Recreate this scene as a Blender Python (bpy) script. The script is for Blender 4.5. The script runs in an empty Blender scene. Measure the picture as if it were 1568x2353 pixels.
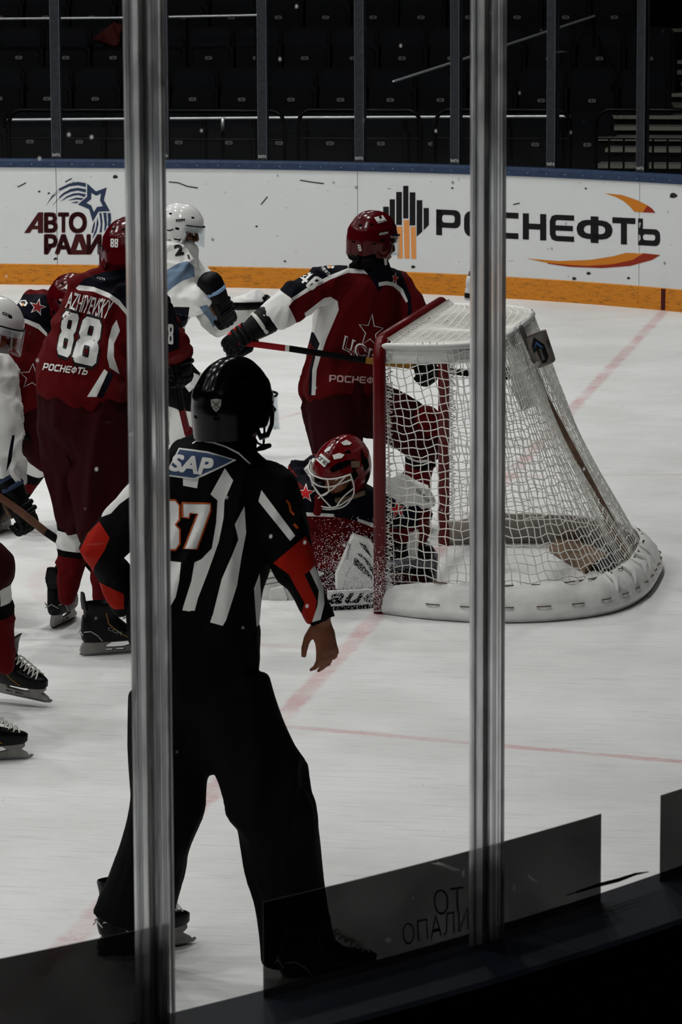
import bpy, bmesh, math, random
from mathutils import Vector, Matrix, noise
from mathutils.bvhtree import BVHTree
from mathutils.geometry import tessellate_polygon

random.seed(7)
SC = bpy.context.scene
COL = SC.collection
# ------------------------------------------------------------------ camera
IW, IH = 1568.0, 2353.0
FPX = 8277.06
CAM = Vector((2.73794, -16.73845, 2.98594))
YAW, PIT, ROL = -0.182513, 0.156076, -0.004067
FW = Vector((math.sin(YAW) * math.cos(PIT), math.cos(YAW) * math.cos(PIT), -math.sin(PIT)))
_rt = Vector((math.cos(YAW), -math.sin(YAW), 0)); _up = _rt.cross(FW)
CR = _rt * math.cos(ROL) + _up * math.sin(ROL)
CU = -_rt * math.sin(ROL) + _up * math.cos(ROL)
cd = bpy.data.cameras.new('camera'); cam = bpy.data.objects.new('camera', cd); COL.objects.link(cam)
cd.sensor_fit = 'VERTICAL'; cd.sensor_height = 36.0; cd.sensor_width = 24.0
cd.lens = FPX * 36.0 / IH
cd.clip_start = 0.1; cd.clip_end = 200
cam.matrix_world = Matrix(((CR.x, CU.x, -FW.x, CAM.x), (CR.y, CU.y, -FW.y, CAM.y), (CR.z, CU.z, -FW.z, CAM.z), (0, 0, 0, 1)))
cd.dof.use_dof = True; cd.dof.focus_distance = 15.0; cd.dof.aperture_fstop = 22.0
SC.camera = cam
# ------------------------------------------------------------------ light
SC.view_settings.view_transform = 'Standard'; SC.view_settings.look = 'None'
SC.view_settings.gamma = 1.0; SC.view_settings.use_curve_mapping = False
SC.view_settings.exposure = 0.0
wd = bpy.data.worlds.new('arena_dark'); SC.world = wd; wd.use_nodes = True
wd.node_tree.nodes['Background'].inputs[0].default_value = (0.6, 0.7, 1.0, 1)
wd.node_tree.nodes['Background'].inputs[1].default_value = 0.004
LAMP_W = 100.0
for ix in range(5):                      # the arena's lamps in rows under the roof, aimed at the ice
    for iy in range(6):
        ld = bpy.data.lights.new('arena_lamp', 'AREA'); ld.shape = 'DISK'; ld.size = 0.5
        ld.energy = LAMP_W * (.76, .72, .86, 1.02, 1.1, 1.2)[iy]; ld.color = (1.0, 0.985, 0.96); ld.spread = math.radians(130)
        lo = bpy.data.objects.new('arena_lamp', ld); COL.objects.link(lo)
        lo.location = (-17.0 + ix * 4.0, -15.0 + iy * 5.2, 10.5)
try:
    SC.cycles.transparent_max_bounces = 14
    SC.cycles.max_bounces = 6; SC.cycles.diffuse_bounces = 2; SC.cycles.glossy_bounces = 2; SC.cycles.transmission_bounces = 6
    SC.cycles.use_light_tree = False; SC.cycles.use_adaptive_sampling = True; SC.cycles.adaptive_threshold = 0.05
    SC.cycles.caustics_reflective = False
    SC.cycles.caustics_refractive = False
    SC.cycles.sample_clamp_indirect = 4.0
except Exception:
    pass

# ------------------------------------------------------------------ pixel helpers
def pdir(u, v):
    return FW + CR * ((u - IW / 2) / FPX) - CU * ((v - IH / 2) / FPX)
def proj(p):
    d = p - CAM; z = d.dot(FW)
    return (IW / 2 + FPX * d.dot(CR) / z, IH / 2 - FPX * d.dot(CU) / z)
def gnd(u, v, z=0.0):
    d = pdir(u, v); return CAM + d * ((z - CAM.z) / d.z)
R_ = Vector((math.cos(YAW), -math.sin(YAW), 0)); F_ = Vector((math.sin(YAW), math.cos(YAW), 0)); U_ = Vector((0, 0, 1))
class Pl:                                # upright plane through a point on the ice, facing the viewer
    def __init__(s, a): s.a = a; s.k = (a - CAM).dot(F_)
    def __call__(s, u, v, off=0.0):
        d = pdir(u, v); return CAM + d * ((s.k + off) / d.dot(F_))

# ------------------------------------------------------------------ materials
def lin(c):
    c = c / 255.0
    return c / 12.92 if c <= 0.04045 else ((c + 0.055) / 1.055) ** 2.4
def rgb(r, g, b): return (lin(r), lin(g), lin(b), 1.0)
MATS = {}
def mat(name, col, rough=0.6, metal=0.0, bump=0.0, bscale=200.0, var=0.0, vscale=6.0, coat=0.0, spec=0.22, sheen=0.0):
    if name in MATS: return MATS[name]
    m = bpy.data.materials.new(name); m.use_nodes = True; MATS[name] = m
    nt = m.node_tree; b = nt.nodes['Principled BSDF']
    b.inputs['Base Color'].default_value = rgb(*col); b.inputs['Roughness'].default_value = rough
    b.inputs['Metallic'].default_value = metal; b.inputs['Coat Weight'].default_value = coat
    b.inputs['Specular IOR Level'].default_value = spec; b.inputs['Coat Roughness'].default_value = 0.05
    b.inputs['Sheen Weight'].default_value = sheen
    tc = nt.nodes.new('ShaderNodeTexCoord')
    if var > 0:
        n = nt.nodes.new('ShaderNodeTexNoise'); n.inputs['Scale'].default_value = vscale; n.inputs['Detail'].default_value = 5
        nt.links.new(tc.outputs['Object'], n.inputs['Vector'])
        r = nt.nodes.new('ShaderNodeValToRGB'); c = rgb(*col)
        r.color_ramp.elements[0].position = 0.3; r.color_ramp.elements[1].position = 0.7
        r.color_ramp.elements[0].color = (c[0] * (1 - var), c[1] * (1 - var), c[2] * (1 - var), 1)
        r.color_ramp.elements[1].color = (min(1, c[0] * (1 + var * .6)), min(1, c[1] * (1 + var * .6)), min(1, c[2] * (1 + var * .6)), 1)
        nt.links.new(n.outputs['Fac'], r.inputs['Fac']); nt.links.new(r.outputs['Color'], b.inputs['Base Color'])
    if bump > 0:
        n = nt.nodes.new('ShaderNodeTexNoise'); n.inputs['Scale'].default_value = bscale; n.inputs['Detail'].default_value = 3
        nt.links.new(tc.outputs['Object'], n.inputs['Vector'])
        bp = nt.nodes.new('ShaderNodeBump'); bp.inputs['Strength'].default_value = bump; bp.inputs['Distance'].default_value = 0.004
        nt.links.new(n.outputs['Fac'], bp.inputs['Height']); nt.links.new(bp.outputs['Normal'], b.inputs['Normal'])
    return m
class NG:                                # tiny node-graph writer
    def __init__(s, m): s.nt = m.node_tree
    def n(s, t, **kw):
        x = s.nt.nodes.new(t)
        for k, v in kw.items(): setattr(x, k, v)
        return x
    def l(s, a, b): s.nt.links.new(a, b)
    def m(s, op, a, b=None, c=None):
        x = s.n('ShaderNodeMath', operation=op)
        for i, q in enumerate((a, b, c)):
            if q is None: continue
            if isinstance(q, (int, float)): x.inputs[i].default_value = q
            else: s.l(q, x.inputs[i])
        return x.outputs[0]
    def step(s, v, lo, hi):
        x = s.n('ShaderNodeMapRange'); x.interpolation_type = 'SMOOTHSTEP'
        s.l(v, x.inputs['Value']); x.inputs['From Min'].default_value = lo; x.inputs['From Max'].default_value = hi
        return x.outputs['Result']
    def noise(s, vec, scale, detail=4, rough=0.55):
        x = s.n('ShaderNodeTexNoise'); x.inputs['Scale'].default_value = scale; x.inputs['Detail'].default_value = detail
        x.inputs['Roughness'].default_value = rough
        if vec is not None: s.l(vec, x.inputs['Vector'])
        return x.outputs['Fac']
    def mixc(s, f, a, b):
        x = s.n('ShaderNodeMix', data_type='RGBA')
        if isinstance(f, (int, float)): x.inputs[0].default_value = f
        else: s.l(f, x.inputs[0])
        for i, q in ((6, a), (7, b)):
            if isinstance(q, tuple): x.inputs[i].default_value = q
            else: s.l(q, x.inputs[i])
        return x.outputs[2]
    def scalev(s, vec, sc):
        x = s.n('ShaderNodeVectorMath', operation='MULTIPLY'); s.l(vec, x.inputs[0]); x.inputs[1].default_value = sc
        return x.outputs[0]

# ------------------------------------------------------------------ object helpers
def tag(o, label=None, cat=None, group=None, kind=None):
    if label: o['label'] = label
    if cat: o['category'] = cat
    if group: o['group'] = group
    if kind: o['kind'] = kind
    return o
def empty(name, loc=(0, 0, 0)):
    o = bpy.data.objects.new(name, None); COL.objects.link(o); o.location = loc; o.empty_display_size = 0.1
    return o
def link(name, me, parent=None):
    o = bpy.data.objects.new(name, me); COL.objects.link(o)
    if parent is not None:
        o.parent = parent
        o.matrix_parent_inverse = world(parent).inverted()
    return o
def world(o):
    m = o.matrix_basis.copy()
    if o.parent is not None: m = world(o.parent) @ o.matrix_parent_inverse @ m
    return m
def obj(name, bm, m, parent=None, smooth=True, autosmooth=None):
    bmesh.ops.recalc_face_normals(bm, faces=bm.faces)
    me = bpy.data.meshes.new(name); bm.to_mesh(me); bm.free()
    for x in (m if isinstance(m, (list, tuple)) else [m]): me.materials.append(x)
    if smooth: me.shade_smooth() if hasattr(me, 'shade_smooth') else None
    if smooth and autosmooth is not None:
        try: me.set_sharp_from_angle(angle=math.radians(autosmooth))
        except Exception: pass
    return link(name, me, parent)
def box(bm, c, s, M=None, mi=0):
    vs = []
    for i in range(8):
        p = Vector((c[0] + s[0] * (.5 if i & 1 else -.5), c[1] + s[1] * (.5 if i & 2 else -.5), c[2] + s[2] * (.5 if i & 4 else -.5)))
        vs.append(bm.verts.new(M @ p if M else p))
    for f in ((0, 2, 3, 1), (4, 5, 7, 6), (0, 1, 5, 4), (2, 6, 7, 3), (0, 4, 6, 2), (1, 3, 7, 5)):
        bm.faces.new([vs[i] for i in f]).material_index = mi
def loft(bm, pts, rad, side=None, n=14, rnd=True, M=None, mi=0, power=2.0, closed=False, cap=True):
    """tube through pts; rad = r or (a, b), a along `side`"""
    pts = [Vector(p) for p in pts]; rad = [(r, r) if isinstance(r, (int, float)) else r for r in rad]
    N = len(pts); P = []; A = []
    tan = []
    for i in range(N):
        if closed: t = pts[(i + 1) % N] - pts[i - 1]
        else: t = pts[min(i + 1, N - 1)] - pts[max(i - 1, 0)]
        tan.append(t.normalized() if t.length > 1e-9 else Vector((0, 0, 1)))
    rings = []
    secs = [(pts[i], rad[i][0], rad[i][1], tan[i]) for i in range(N)]
    if rnd and not closed:
        def ends(p, a, b, t, s):
            m = min(a, b); out = []
            for ang in (28, 56, 78):
                w = math.radians(ang); out.append((p + t * s * m * math.sin(w), a * math.cos(w), b * math.cos(w), t))
            return out
        secs = list(reversed(ends(*secs[0], -1))) + secs + ends(*secs[-1], 1)
    prev = None
    for (p, a, b, t) in secs:
        if side is not None: s = Vector(side) - t * Vector(side).dot(t)
        elif prev is not None: s = prev - t * prev.dot(t)
        else: s = Vector((1, 0, 0)) - t * t.x if abs(t.x) < .8 else Vector((0, 1, 0)) - t * t.y
        if s.length < 1e-6: s = t.orthogonal()
        s.normalize(); q = t.cross(s).normalized(); prev = s
        ring = []
        for k in range(n):
            th = 2 * math.pi * k / n; c, d = math.cos(th), math.sin(th)
            if power != 2.0:
                c = math.copysign(abs(c) ** (2 / power), c); d = math.copysign(abs(d) ** (2 / power), d)
            v = p + s * (a * c) + q * (b * d)
            ring.append(bm.verts.new(M @ v if M else v))
        rings.append(ring)
    L = len(rings)
    for i in range(L if closed else L - 1):
        r0, r1 = rings[i], rings[(i + 1) % L]
        for k in range(n):
            bm.faces.new((r0[k], r0[(k + 1) % n], r1[(k + 1) % n], r1[k])).material_index = mi
    if not closed and cap:
        bm.faces.new(list(reversed(rings[0]))).material_index = mi; bm.faces.new(rings[-1]).material_index = mi
def ell(bm, c, r, M=None, n=16, m=10, mi=0):
    c = Vector(c); rows = []
    for i in range(m + 1):
        ph = math.pi * i / m; row = []
        for k in range(n if 0 < i < m else 1):
            th = 2 * math.pi * k / n
            v = c + Vector((r[0] * math.sin(ph) * math.cos(th), r[1] * math.sin(ph) * math.sin(th), r[2] * math.cos(ph)))
            row.append(bm.verts.new(M @ v if M else v))
        rows.append(row)
    for i in range(m):
        a, b = rows[i], rows[i + 1]
        for k in range(n):
            k2 = (k + 1) % n
            if len(a) == 1: f = (a[0], b[k], b[k2])
            elif len(b) == 1: f = (a[k], b[0], a[k2])
            else: f = (a[k], b[k], b[k2], a[k2])
            bm.faces.new(f).material_index = mi
def prism(bm, poly, holes=(), t=0.01, M=None, mi=0):
    """flat outline (2-D) with holes, thickness t along local z"""
    loops = [[Vector((p[0], p[1], 0)) for p in poly]] + [[Vector((p[0], p[1], 0)) for p in h] for h in holes]
    flat = [p for l in loops for p in l]; tris = tessellate_polygon(loops)
    top = [bm.verts.new((M or Matrix()) @ Vector((p.x, p.y, t / 2))) for p in flat]
    bot = [bm.verts.new((M or Matrix()) @ Vector((p.x, p.y, -t / 2))) for p in flat]
    for a, b, c in tris:
        for tri in ((top[a], top[b], top[c]), (bot[c], bot[b], bot[a])):
            try: bm.faces.new(tri).material_index = mi
            except ValueError: pass
    o = 0
    for l in loops:
        for i in range(len(l)):
            j = (i + 1) % len(l)
            try: bm.faces.new((top[o + i], top[o + j], bot[o + j], bot[o + i])).material_index = mi
            except ValueError: pass
        o += len(l)
def frame(o, fwd, up):
    y = Vector(fwd).normalized(); x = y.cross(Vector(up)).normalized(); z = x.cross(y)
    return Matrix(((x.x, y.x, z.x, o[0]), (x.y, y.y, z.y, o[1]), (x.z, y.z, z.z, o[2]), (0, 0, 0, 1)))
def remesh(bm, voxel, it=6, fac=0.5):
    me = bpy.data.meshes.new('t'); bmesh.ops.recalc_face_normals(bm, faces=bm.faces); bm.to_mesh(me); bm.free()
    o = bpy.data.objects.new('t', me); COL.objects.link(o)
    m = o.modifiers.new('r', 'REMESH'); m.mode = 'VOXEL'; m.voxel_size = voxel; m.adaptivity = 0
    if it:
        s = o.modifiers.new('s', 'SMOOTH'); s.factor = fac; s.iterations = it
    dg = bpy.context.evaluated_depsgraph_get()
    res = bpy.data.meshes.new_from_object(o.evaluated_get(dg))
    bpy.data.objects.remove(o); bpy.data.meshes.remove(me)
    res.materials.clear()
    return res
def wrinkle(me, amp, f=7.0, seed=0.0, dirv=None):
    """cloth folds: ridged noise pushed along the normal; folds run along dirv"""
    o = Vector((seed * 3.1, seed * 1.7, seed * 0.9)); co = []
    nm = [v.normal.copy() for v in me.vertices]
    d = Vector(dirv).normalized() if dirv is not None else None
    for v, n in zip(me.vertices, nm):
        p = v.co + o
        q = p - d * p.dot(d) * 0.72 if d is not None else p
        w = noise.noise(p * 2.1) * .5
        a = max(0.0, 1 - abs(noise.noise((q + Vector((w, w, w)) * .12) * f)) * 3.4)
        a2 = max(0.0, 1 - abs(noise.noise(q * f * 1.9 + Vector((7, 3, 1)))) * 3.0)
        b = noise.noise(p * f * .55)
        k = .55 + noise.noise(p * 3.0 + Vector((2, 9, 4))) * .9
        v.co = v.co + n * amp * 1.5 * ((a * 1.0 + a2 * .45) * max(0, k) * 1.25 + b * .8 - .35)
    me.update()
def finish(name, me, mats, parent):
    for x in mats: me.materials.append(x)
    me.shade_smooth()
    return link(name, me, parent)

def inpoly(x, y, poly):
    c = False; j = len(poly) - 1
    for i in range(len(poly)):
        xi, yi = poly[i]; xj, yj = poly[j]
        if (yi > y) != (yj > y) and x < (xj - xi) * (y - yi) / (yj - yi) + xi: c = not c
        j = i
    return c
def segd(x, y, a, b):
    dx, dy = b[0] - a[0], b[1] - a[1]; L = dx * dx + dy * dy
    t = 0 if L == 0 else max(0, min(1, ((x - a[0]) * dx + (y - a[1]) * dy) / L))
    return math.hypot(x - a[0] - t * dx, y - a[1] - t * dy)
def paint(o, jobs, vis=True, marg=16):
    """dye zones of a garment: outlines given in photo pixels are cut into its mesh where they fall on it"""
    me = o.data; bm = bmesh.new(); bm.from_mesh(me)
    for poly, m, *opt in jobs:
        through = bool(opt and opt[0])
        if m.name not in [x.name for x in me.materials]: me.materials.append(m)
        mi = [x.name for x in me.materials].index(m.name)
        xs = [p[0] for p in poly]; ys = [p[1] for p in poly]
        bx = (min(xs) - marg, max(xs) + marg, min(ys) - marg, max(ys) + marg)
        bm.faces.ensure_lookup_table(); bm.normal_update()
        def cands():
            out = []
            for f in bm.faces:
                c = f.calc_center_median(); u, v = proj(c)
                if bx[0] < u < bx[1] and bx[2] < v < bx[3] and (through or f.normal.dot((CAM - c).normalized()) > -.3): out.append((f, u, v))
            return out
        for i in range(len(poly)):
            a, b = poly[i], poly[(i + 1) % len(poly)]
            if math.hypot(a[0] - b[0], a[1] - b[1]) < .5: continue
            nrm = pdir(*a).cross(pdir(*b))
            if nrm.length < 1e-9: continue
            fs = [f for f, u, v in cands() if segd(u, v, a, b) < marg]
            if not fs: continue
            g = set(fs)
            for f in fs: g.update(f.edges); g.update(f.verts)
            bmesh.ops.bisect_plane(bm, geom=list(g), plane_co=CAM, plane_no=nrm.normalized(), dist=1e-6)
        bm.normal_update()
        tree = BVHTree.FromBMesh(bm) if vis and not through else None
        for f, u, v in cands():
            if inpoly(u, v, poly):
                if tree is not None:
                    c = f.calc_center_median(); d = c - CAM; L = d.length
                    h = tree.ray_cast(CAM, d / L)
                    if h[0] is not None and h[3] < L - 0.04: continue
                f.material_index = mi
    bm.to_mesh(me); bm.free(); me.shade_smooth()

_txt = {}
def text2d(s, off=0.0, shear=0.0, space=1.0):
    key = (s, off, shear, space)
    if key in _txt: return _txt[key]
    cu = bpy.data.curves.new('t', 'FONT'); cu.body = s; cu.offset = off; cu.shear = shear; cu.space_character = space
    cu.resolution_u = 4; cu.fill_mode = 'BOTH'
    o = bpy.data.objects.new('t', cu); COL.objects.link(o)
    dg = bpy.context.evaluated_depsgraph_get(); me = bpy.data.meshes.new_from_object(o.evaluated_get(dg))
    bm = bmesh.new(); bm.from_mesh(me); bmesh.ops.triangulate(bm, faces=bm.faces)
    bmesh.ops.remove_doubles(bm, verts=bm.verts, dist=1e-5); bm.verts.index_update()
    vs = [(v.co.x, v.co.y) for v in bm.verts]; fs = [tuple(v.index for v in f.verts) for f in bm.faces]
    bm.free(); bpy.data.objects.remove(o); bpy.data.meshes.remove(me); bpy.data.curves.remove(cu)
    x0 = min(v[0] for v in vs); x1 = max(v[0] for v in vs); y0 = min(v[1] for v in vs); y1 = max(v[1] for v in vs)
    vs = [((x - x0) / (x1 - x0), (y - y0) / (y1 - y0)) for x, y in vs]
    _txt[key] = (vs, fs); return _txt[key]
def _rr(x0, y0, x1, y1, r):
    out = []
    for cx, cy, a0 in ((x1 - r, y1 - r, 0), (x0 + r, y1 - r, 90), (x0 + r, y0 + r, 180), (x1 - r, y0 + r, 270)):
        for k in range(4): a = math.radians(a0 + k * 30); out.append((cx + r * math.cos(a), cy + r * math.sin(a)))
    return out
_E0 = [(1, 0), (.25, 0), (.08, .06), (0, .25), (0, .75), (.08, .94), (.25, 1), (1, 1)]
GLYPH = {'р': [([(0, 0), (.24, 0), (.24, 1), (0, 1)], []), (_rr(0, 0, 1, .70, .22), [_rr(.24, .20, .76, .50, .1)])], 'о': [(_rr(0, 0, 1, 1, .3), [_rr(.24, .22, .76, .78, .16)])],
         'с': [(_E0 + [(1, .78), (.32, .78), (.24, .7), (.24, .3), (.32, .22), (1, .22)], [])], 'н': [([(0, 0), (.26, 0), (.26, .38), (.74, .38), (.74, 0), (1, 0), (1, 1), (.74, 1), (.74, .6), (.26, .6), (.26, 1), (0, 1)], [])],
         'е': [(_E0 + [(1, .8), (.3, .8), (.24, .74), (.24, .6), (.95, .6), (.95, .4), (.24, .4), (.24, .26), (.3, .2), (1, .2)], [])], 'т': [([(0, 0), (1, 0), (1, .22), (.63, .22), (.63, 1), (.37, 1), (.37, .22), (0, .22)], [])],
         'Ф': [(_rr(0, .14, 1, .86, .3), [_rr(.20, .34, .80, .66, .14)]), ([(.39, 0), (.61, 0), (.61, 1), (.39, 1)], [])],
         'Ь': [([(0, 0), (.22, 0), (.22, 1), (0, 1)], []), (_rr(.05, .38, 1, 1, .22), [_rr(.22, .58, .78, .80, .1)])],
         '4': [([(.50, 0), (.80, 0), (.80, .62), (1, .62), (1, .80), (.80, .80), (.80, 1), (.54, 1), (.54, .80), (0, .80), (0, .62)], [[(.54, .27), (.54, .62), (.28, .62)]])],
         '8': [([(.15, 0), (.85, 0), (1, .1), (1, .38), (.90, .48), (1, .58), (1, .9), (.85, 1), (.15, 1), (0, .9), (0, .58), (.1, .48), (0, .38), (0, .1)], [_rr(.36, .17, .64, .38, .06), _rr(.36, .60, .64, .84, .06)])],
         '6': [(_rr(0, 0, 1, 1, .2), [_rr(.34, .56, .66, .83, .1), [(.34, .18), (.66, .18), (.66, .27), (.999, .27), (.999, .36), (.34, .36)]])],
         'Δ': [([(.33, 0), (.67, 0), (1, 1), (0, 1)], [[(.5, .36), (.64, .78), (.36, .78)]])]}
def textpx(s, TL, TR, BR, BL, off=0.02, shear=0.0, space=1.0):
    if any(c in GLYPH for c in s):
        vs = []; fs = []; n = len(s); top = lambda x: (TL[0] + (TR[0] - TL[0]) * x, TL[1] + (TR[1] - TL[1]) * x); bot = lambda x: (BL[0] + (BR[0] - BL[0]) * x, BL[1] + (BR[1] - BL[1]) * x)
        for i, ch in enumerate(s):
            x0, x1 = (i + (.06 if n > 1 else 0)) / n, (i + (.94 if n > 1 else 1)) / n
            a, b, c, d = top(x0), top(x1), bot(x1), bot(x0)
            if ch in GLYPH:
                for o, hs in GLYPH[ch]:
                    q = lambda x, y: tuple((1 - x) * (1 - y) * a[k] + x * (1 - y) * b[k] + x * y * c[k] + (1 - x) * y * d[k] for k in (0, 1))
                    v2, f2 = polypx([q(*p) for p in o], [[q(*p) for p in h] for h in hs]); base = len(vs); vs += v2; fs += [tuple(base + k for k in t) for t in f2]
            else:
                v2, f2 = textpx(ch, a, b, c, d, off, shear); base = len(vs); vs += v2; fs += [tuple(base + k for k in t) for t in f2]
        return vs, fs
    vs, fs = text2d(s, off, shear, space); out = []
    for x, y in vs:
        y = 1 - y
        out.append(((1 - x) * (1 - y) * TL[0] + x * (1 - y) * TR[0] + x * y * BR[0] + (1 - x) * y * BL[0],
                    (1 - x) * (1 - y) * TL[1] + x * (1 - y) * TR[1] + x * y * BR[1] + (1 - x) * y * BL[1]))
    return out, fs
def boldpx(s, TL, TR, BR, BL, w=3.0, off=0.0, shear=0.0, space=1.0):
    """heavy lettering: the glyph shifted around itself by w pixels, kept inside its box"""
    if any(ch in GLYPH for ch in s): return [textpx(s, TL, TR, BR, BL)]
    c = [(TL[0] + w, TL[1] + w), (TR[0] - w, TR[1] + w), (BR[0] - w, BR[1] - w), (BL[0] + w, BL[1] - w)]; out = []
    for k in range(9):
        dx, dy = (0, 0) if k == 8 else (w * math.cos(k * math.pi / 4) * (1.2 if k % 2 else 1), w * math.sin(k * math.pi / 4) * (1.2 if k % 2 else 1))
        out.append(textpx(s, *[(x + dx, y + dy) for x, y in c], off=off, shear=shear, space=space))
    return out
def polypx(poly, holes=()):
    loops = [[Vector((p[0], p[1], 0)) for p in l] for l in [poly, *holes]]
    return [tuple(p) for l in [poly, *holes] for p in l], [tuple(t) for t in tessellate_polygon(loops)]
def strokepx(path, w):
    """thin band along a pixel path"""
    L = []; Rr = []
    for i, p in enumerate(path):
        a = path[max(i - 1, 0)]; b = path[min(i + 1, len(path) - 1)]
        dx, dy = b[0] - a[0], b[1] - a[1]; l = math.hypot(dx, dy) or 1
        ww = w[i] if isinstance(w, (list, tuple)) else w
        L.append((p[0] - dy / l * ww / 2, p[1] + dx / l * ww / 2)); Rr.append((p[0] + dy / l * ww / 2, p[1] - dx / l * ww / 2))
    n = len(path); vs = L + Rr; fs = []
    for i in range(n - 1): fs += [(i, i + 1, n + i + 1), (i, n + i + 1, n + i)]
    return vs, fs
def starpx(cx, cy, r, rot=0.0, sx=1.0, sy=1.0, k=0.40):
    out = []
    for i in range(10):
        a = math.radians(rot - 90 + 36 * i); q = r if i % 2 == 0 else r * k
        out.append((cx + q * math.cos(a) * sx, cy + q * math.sin(a) * sy))
    return out
def bvh_of(objs):
    vs = []; fs = []
    for o in (objs if isinstance(objs, (list, tuple)) else [objs]):
        M = world(o); b = len(vs)
        vs += [M @ v.co for v in o.data.vertices]; fs += [tuple(b + i for i in p.vertices) for p in o.data.polygons]
    return BVHTree.FromPolygons(vs, fs)
def decal(name, shapes, m, targets, parent, off=0.0025, step=7.0, maxe=0.12):
    """flat print laid on a surface: pixel outlines cast onto the thing that carries them"""
    tree = targets if isinstance(targets, BVHTree) else bvh_of(targets)
    bm = bmesh.new()
    for vs, fs in shapes:
        vv = [bm.verts.new((x, y, 0)) for x, y in vs]
        for t in fs:
            if len(set(t)) < 3: continue
            try: bm.faces.new([vv[i] for i in t])
            except ValueError: pass
    for _ in range(6):
        es = [e for e in bm.edges if e.calc_length() > step]
        if not es or len(bm.edges) > 30000: break
        bmesh.ops.subdivide_edges(bm, edges=es, cuts=1, use_grid_fill=False)
        bmesh.ops.triangulate(bm, faces=[f for f in bm.faces if len(f.verts) > 3])
    bad = []
    for v in bm.verts:
        d = pdir(v.co.x, v.co.y).normalized(); h = tree.ray_cast(CAM, d)
        if h[0] is None: bad.append(v); continue
        nrm = h[1] if h[1].dot(d) < 0 else -h[1]
        v.co = h[0] + (nrm * .6 - d * .6).normalized() * off
    bmesh.ops.delete(bm, geom=bad, context='VERTS')
    bmesh.ops.delete(bm, geom=[f for f in bm.faces if max(e.calc_length() for e in f.edges) > maxe], context='FACES')
    if not bm.faces:
        bm.free(); return None
    me = bpy.data.meshes.new(name); bm.to_mesh(me); bm.free()
    me.materials.append(m); me.shade_smooth()
    return link(name, me, parent)

# ================================================================== THE RINK
# ---- ice
def ice_material():
    m = bpy.data.materials.new('ice'); m.use_nodes = True; g = NG(m); b = m.node_tree.nodes['Principled BSDF']
    pos = g.n('ShaderNodeNewGeometry').outputs['Position']
    sp = g.n('ShaderNodeSeparateXYZ'); g.l(pos, sp.inputs[0]); X, Y = sp.outputs[0], sp.outputs[1]
    wob = g.m('MULTIPLY', g.m('SUBTRACT', g.noise(pos, 9, 3), .5), .05)
    Xw, Yw = g.m('ADD', X, wob), g.m('ADD', Y, wob)
    def band(v, w): return g.m('SUBTRACT', 1.0, g.step(g.m('ABSOLUTE', v), w * .45, w * 1.15))
    gl = band(Xw, .05)
    tz = []
    for s in (1, -1):
        tz.append(g.m('MULTIPLY', band(g.m('SUBTRACT', g.m('MULTIPLY', Yw, s), g.m('ADD', 3.35, g.m('MULTIPLY', X, .23))), .035), g.m('GREATER_THAN', X, 0.0)))
    fo = []
    for cy in (7.0, -7.0):
        r = g.m('SQRT', g.m('ADD', g.m('POWER', g.m('ADD', Xw, 6.0), 2.0), g.m('POWER', g.m('SUBTRACT', Yw, cy), 2.0)))
        fo.append(band(g.m('SUBTRACT', r, 4.42), .035))
    r = g.m('SQRT', g.m('ADD', g.m('POWER', Xw, 2.0), g.m('POWER', Yw, 2.0)))
    cr = g.m('MULTIPLY', band(g.m('SUBTRACT', r, 1.80), .05), g.m('LESS_THAN', X, 0.0))
    wear = g.step(g.noise(pos, 2.3, 6, .7), .30, .72)
    soft = g.m('MULTIPLY', g.step(g.noise(g.scalev(pos, (1, 1, 1)), 60, 2), .2, .75), .55)
    fade = g.m('MULTIPLY', g.m('ADD', .12, g.m('MULTIPLY', wear, .6)), g.m('ADD', .4, soft))
    near = g.m('MULTIPLY', g.m('MAXIMUM', gl, g.m('MAXIMUM', g.m('MULTIPLY', cr, .35), g.m('MAXIMUM', g.m('MULTIPLY', tz[0], .6), g.m('MULTIPLY', tz[1], .9)))), fade)
    far = g.m('MULTIPLY', g.m('MAXIMUM', fo[0], fo[1]), g.m('MULTIPLY', fade, .6))
    lines = g.m('MAXIMUM', near, far)
    cloud = g.noise(pos, .9, 6, .65)
    base = g.mixc(g.step(cloud, .3, .7), rgb(222, 222, 220), rgb(238, 238, 237))
    # skate cuts: fine stretched streaks
    rot = g.n('ShaderNodeMapping'); g.l(pos, rot.inputs[0]); rot.inputs['Rotation'].default_value = (0, 0, .35); rot.inputs['Scale'].default_value = (1.6, 18, 1)
    rot2 = g.n('ShaderNodeMapping'); g.l(pos, rot2.inputs[0]); rot2.inputs['Rotation'].default_value = (0, 0, -.5); rot2.inputs['Scale'].default_value = (1.5, 26, 1)
    cut = g.m('MAXIMUM', g.step(g.noise(rot.outputs[0], 2.2, 5, .7), .50, .72), g.step(g.noise(rot2.outputs[0], 2.0, 4, .7), .54, .76))
    base = g.mixc(g.m('MULTIPLY', cut, .45), base, rgb(176, 178, 180))
    col = g.mixc(lines, base, rgb(190, 70, 82))
    g.l(col, b.inputs['Base Color'])
    b.inputs['Specular IOR Level'].default_value = .35
    rr = g.m('ADD', .32, g.m('MULTIPLY', cloud, .25)); g.l(rr, b.inputs['Roughness'])
    bp = g.n('ShaderNodeBump'); bp.inputs['Strength'].default_value = .22; bp.inputs['Distance'].default_value = .004
    g.l(g.m('SUBTRACT', g.noise(pos, 45, 4), g.m('MULTIPLY', cut, .7)), bp.inputs['Height']); g.l(bp.outputs[0], b.inputs['Normal'])
    return m
M_ICE = ice_material()

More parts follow.
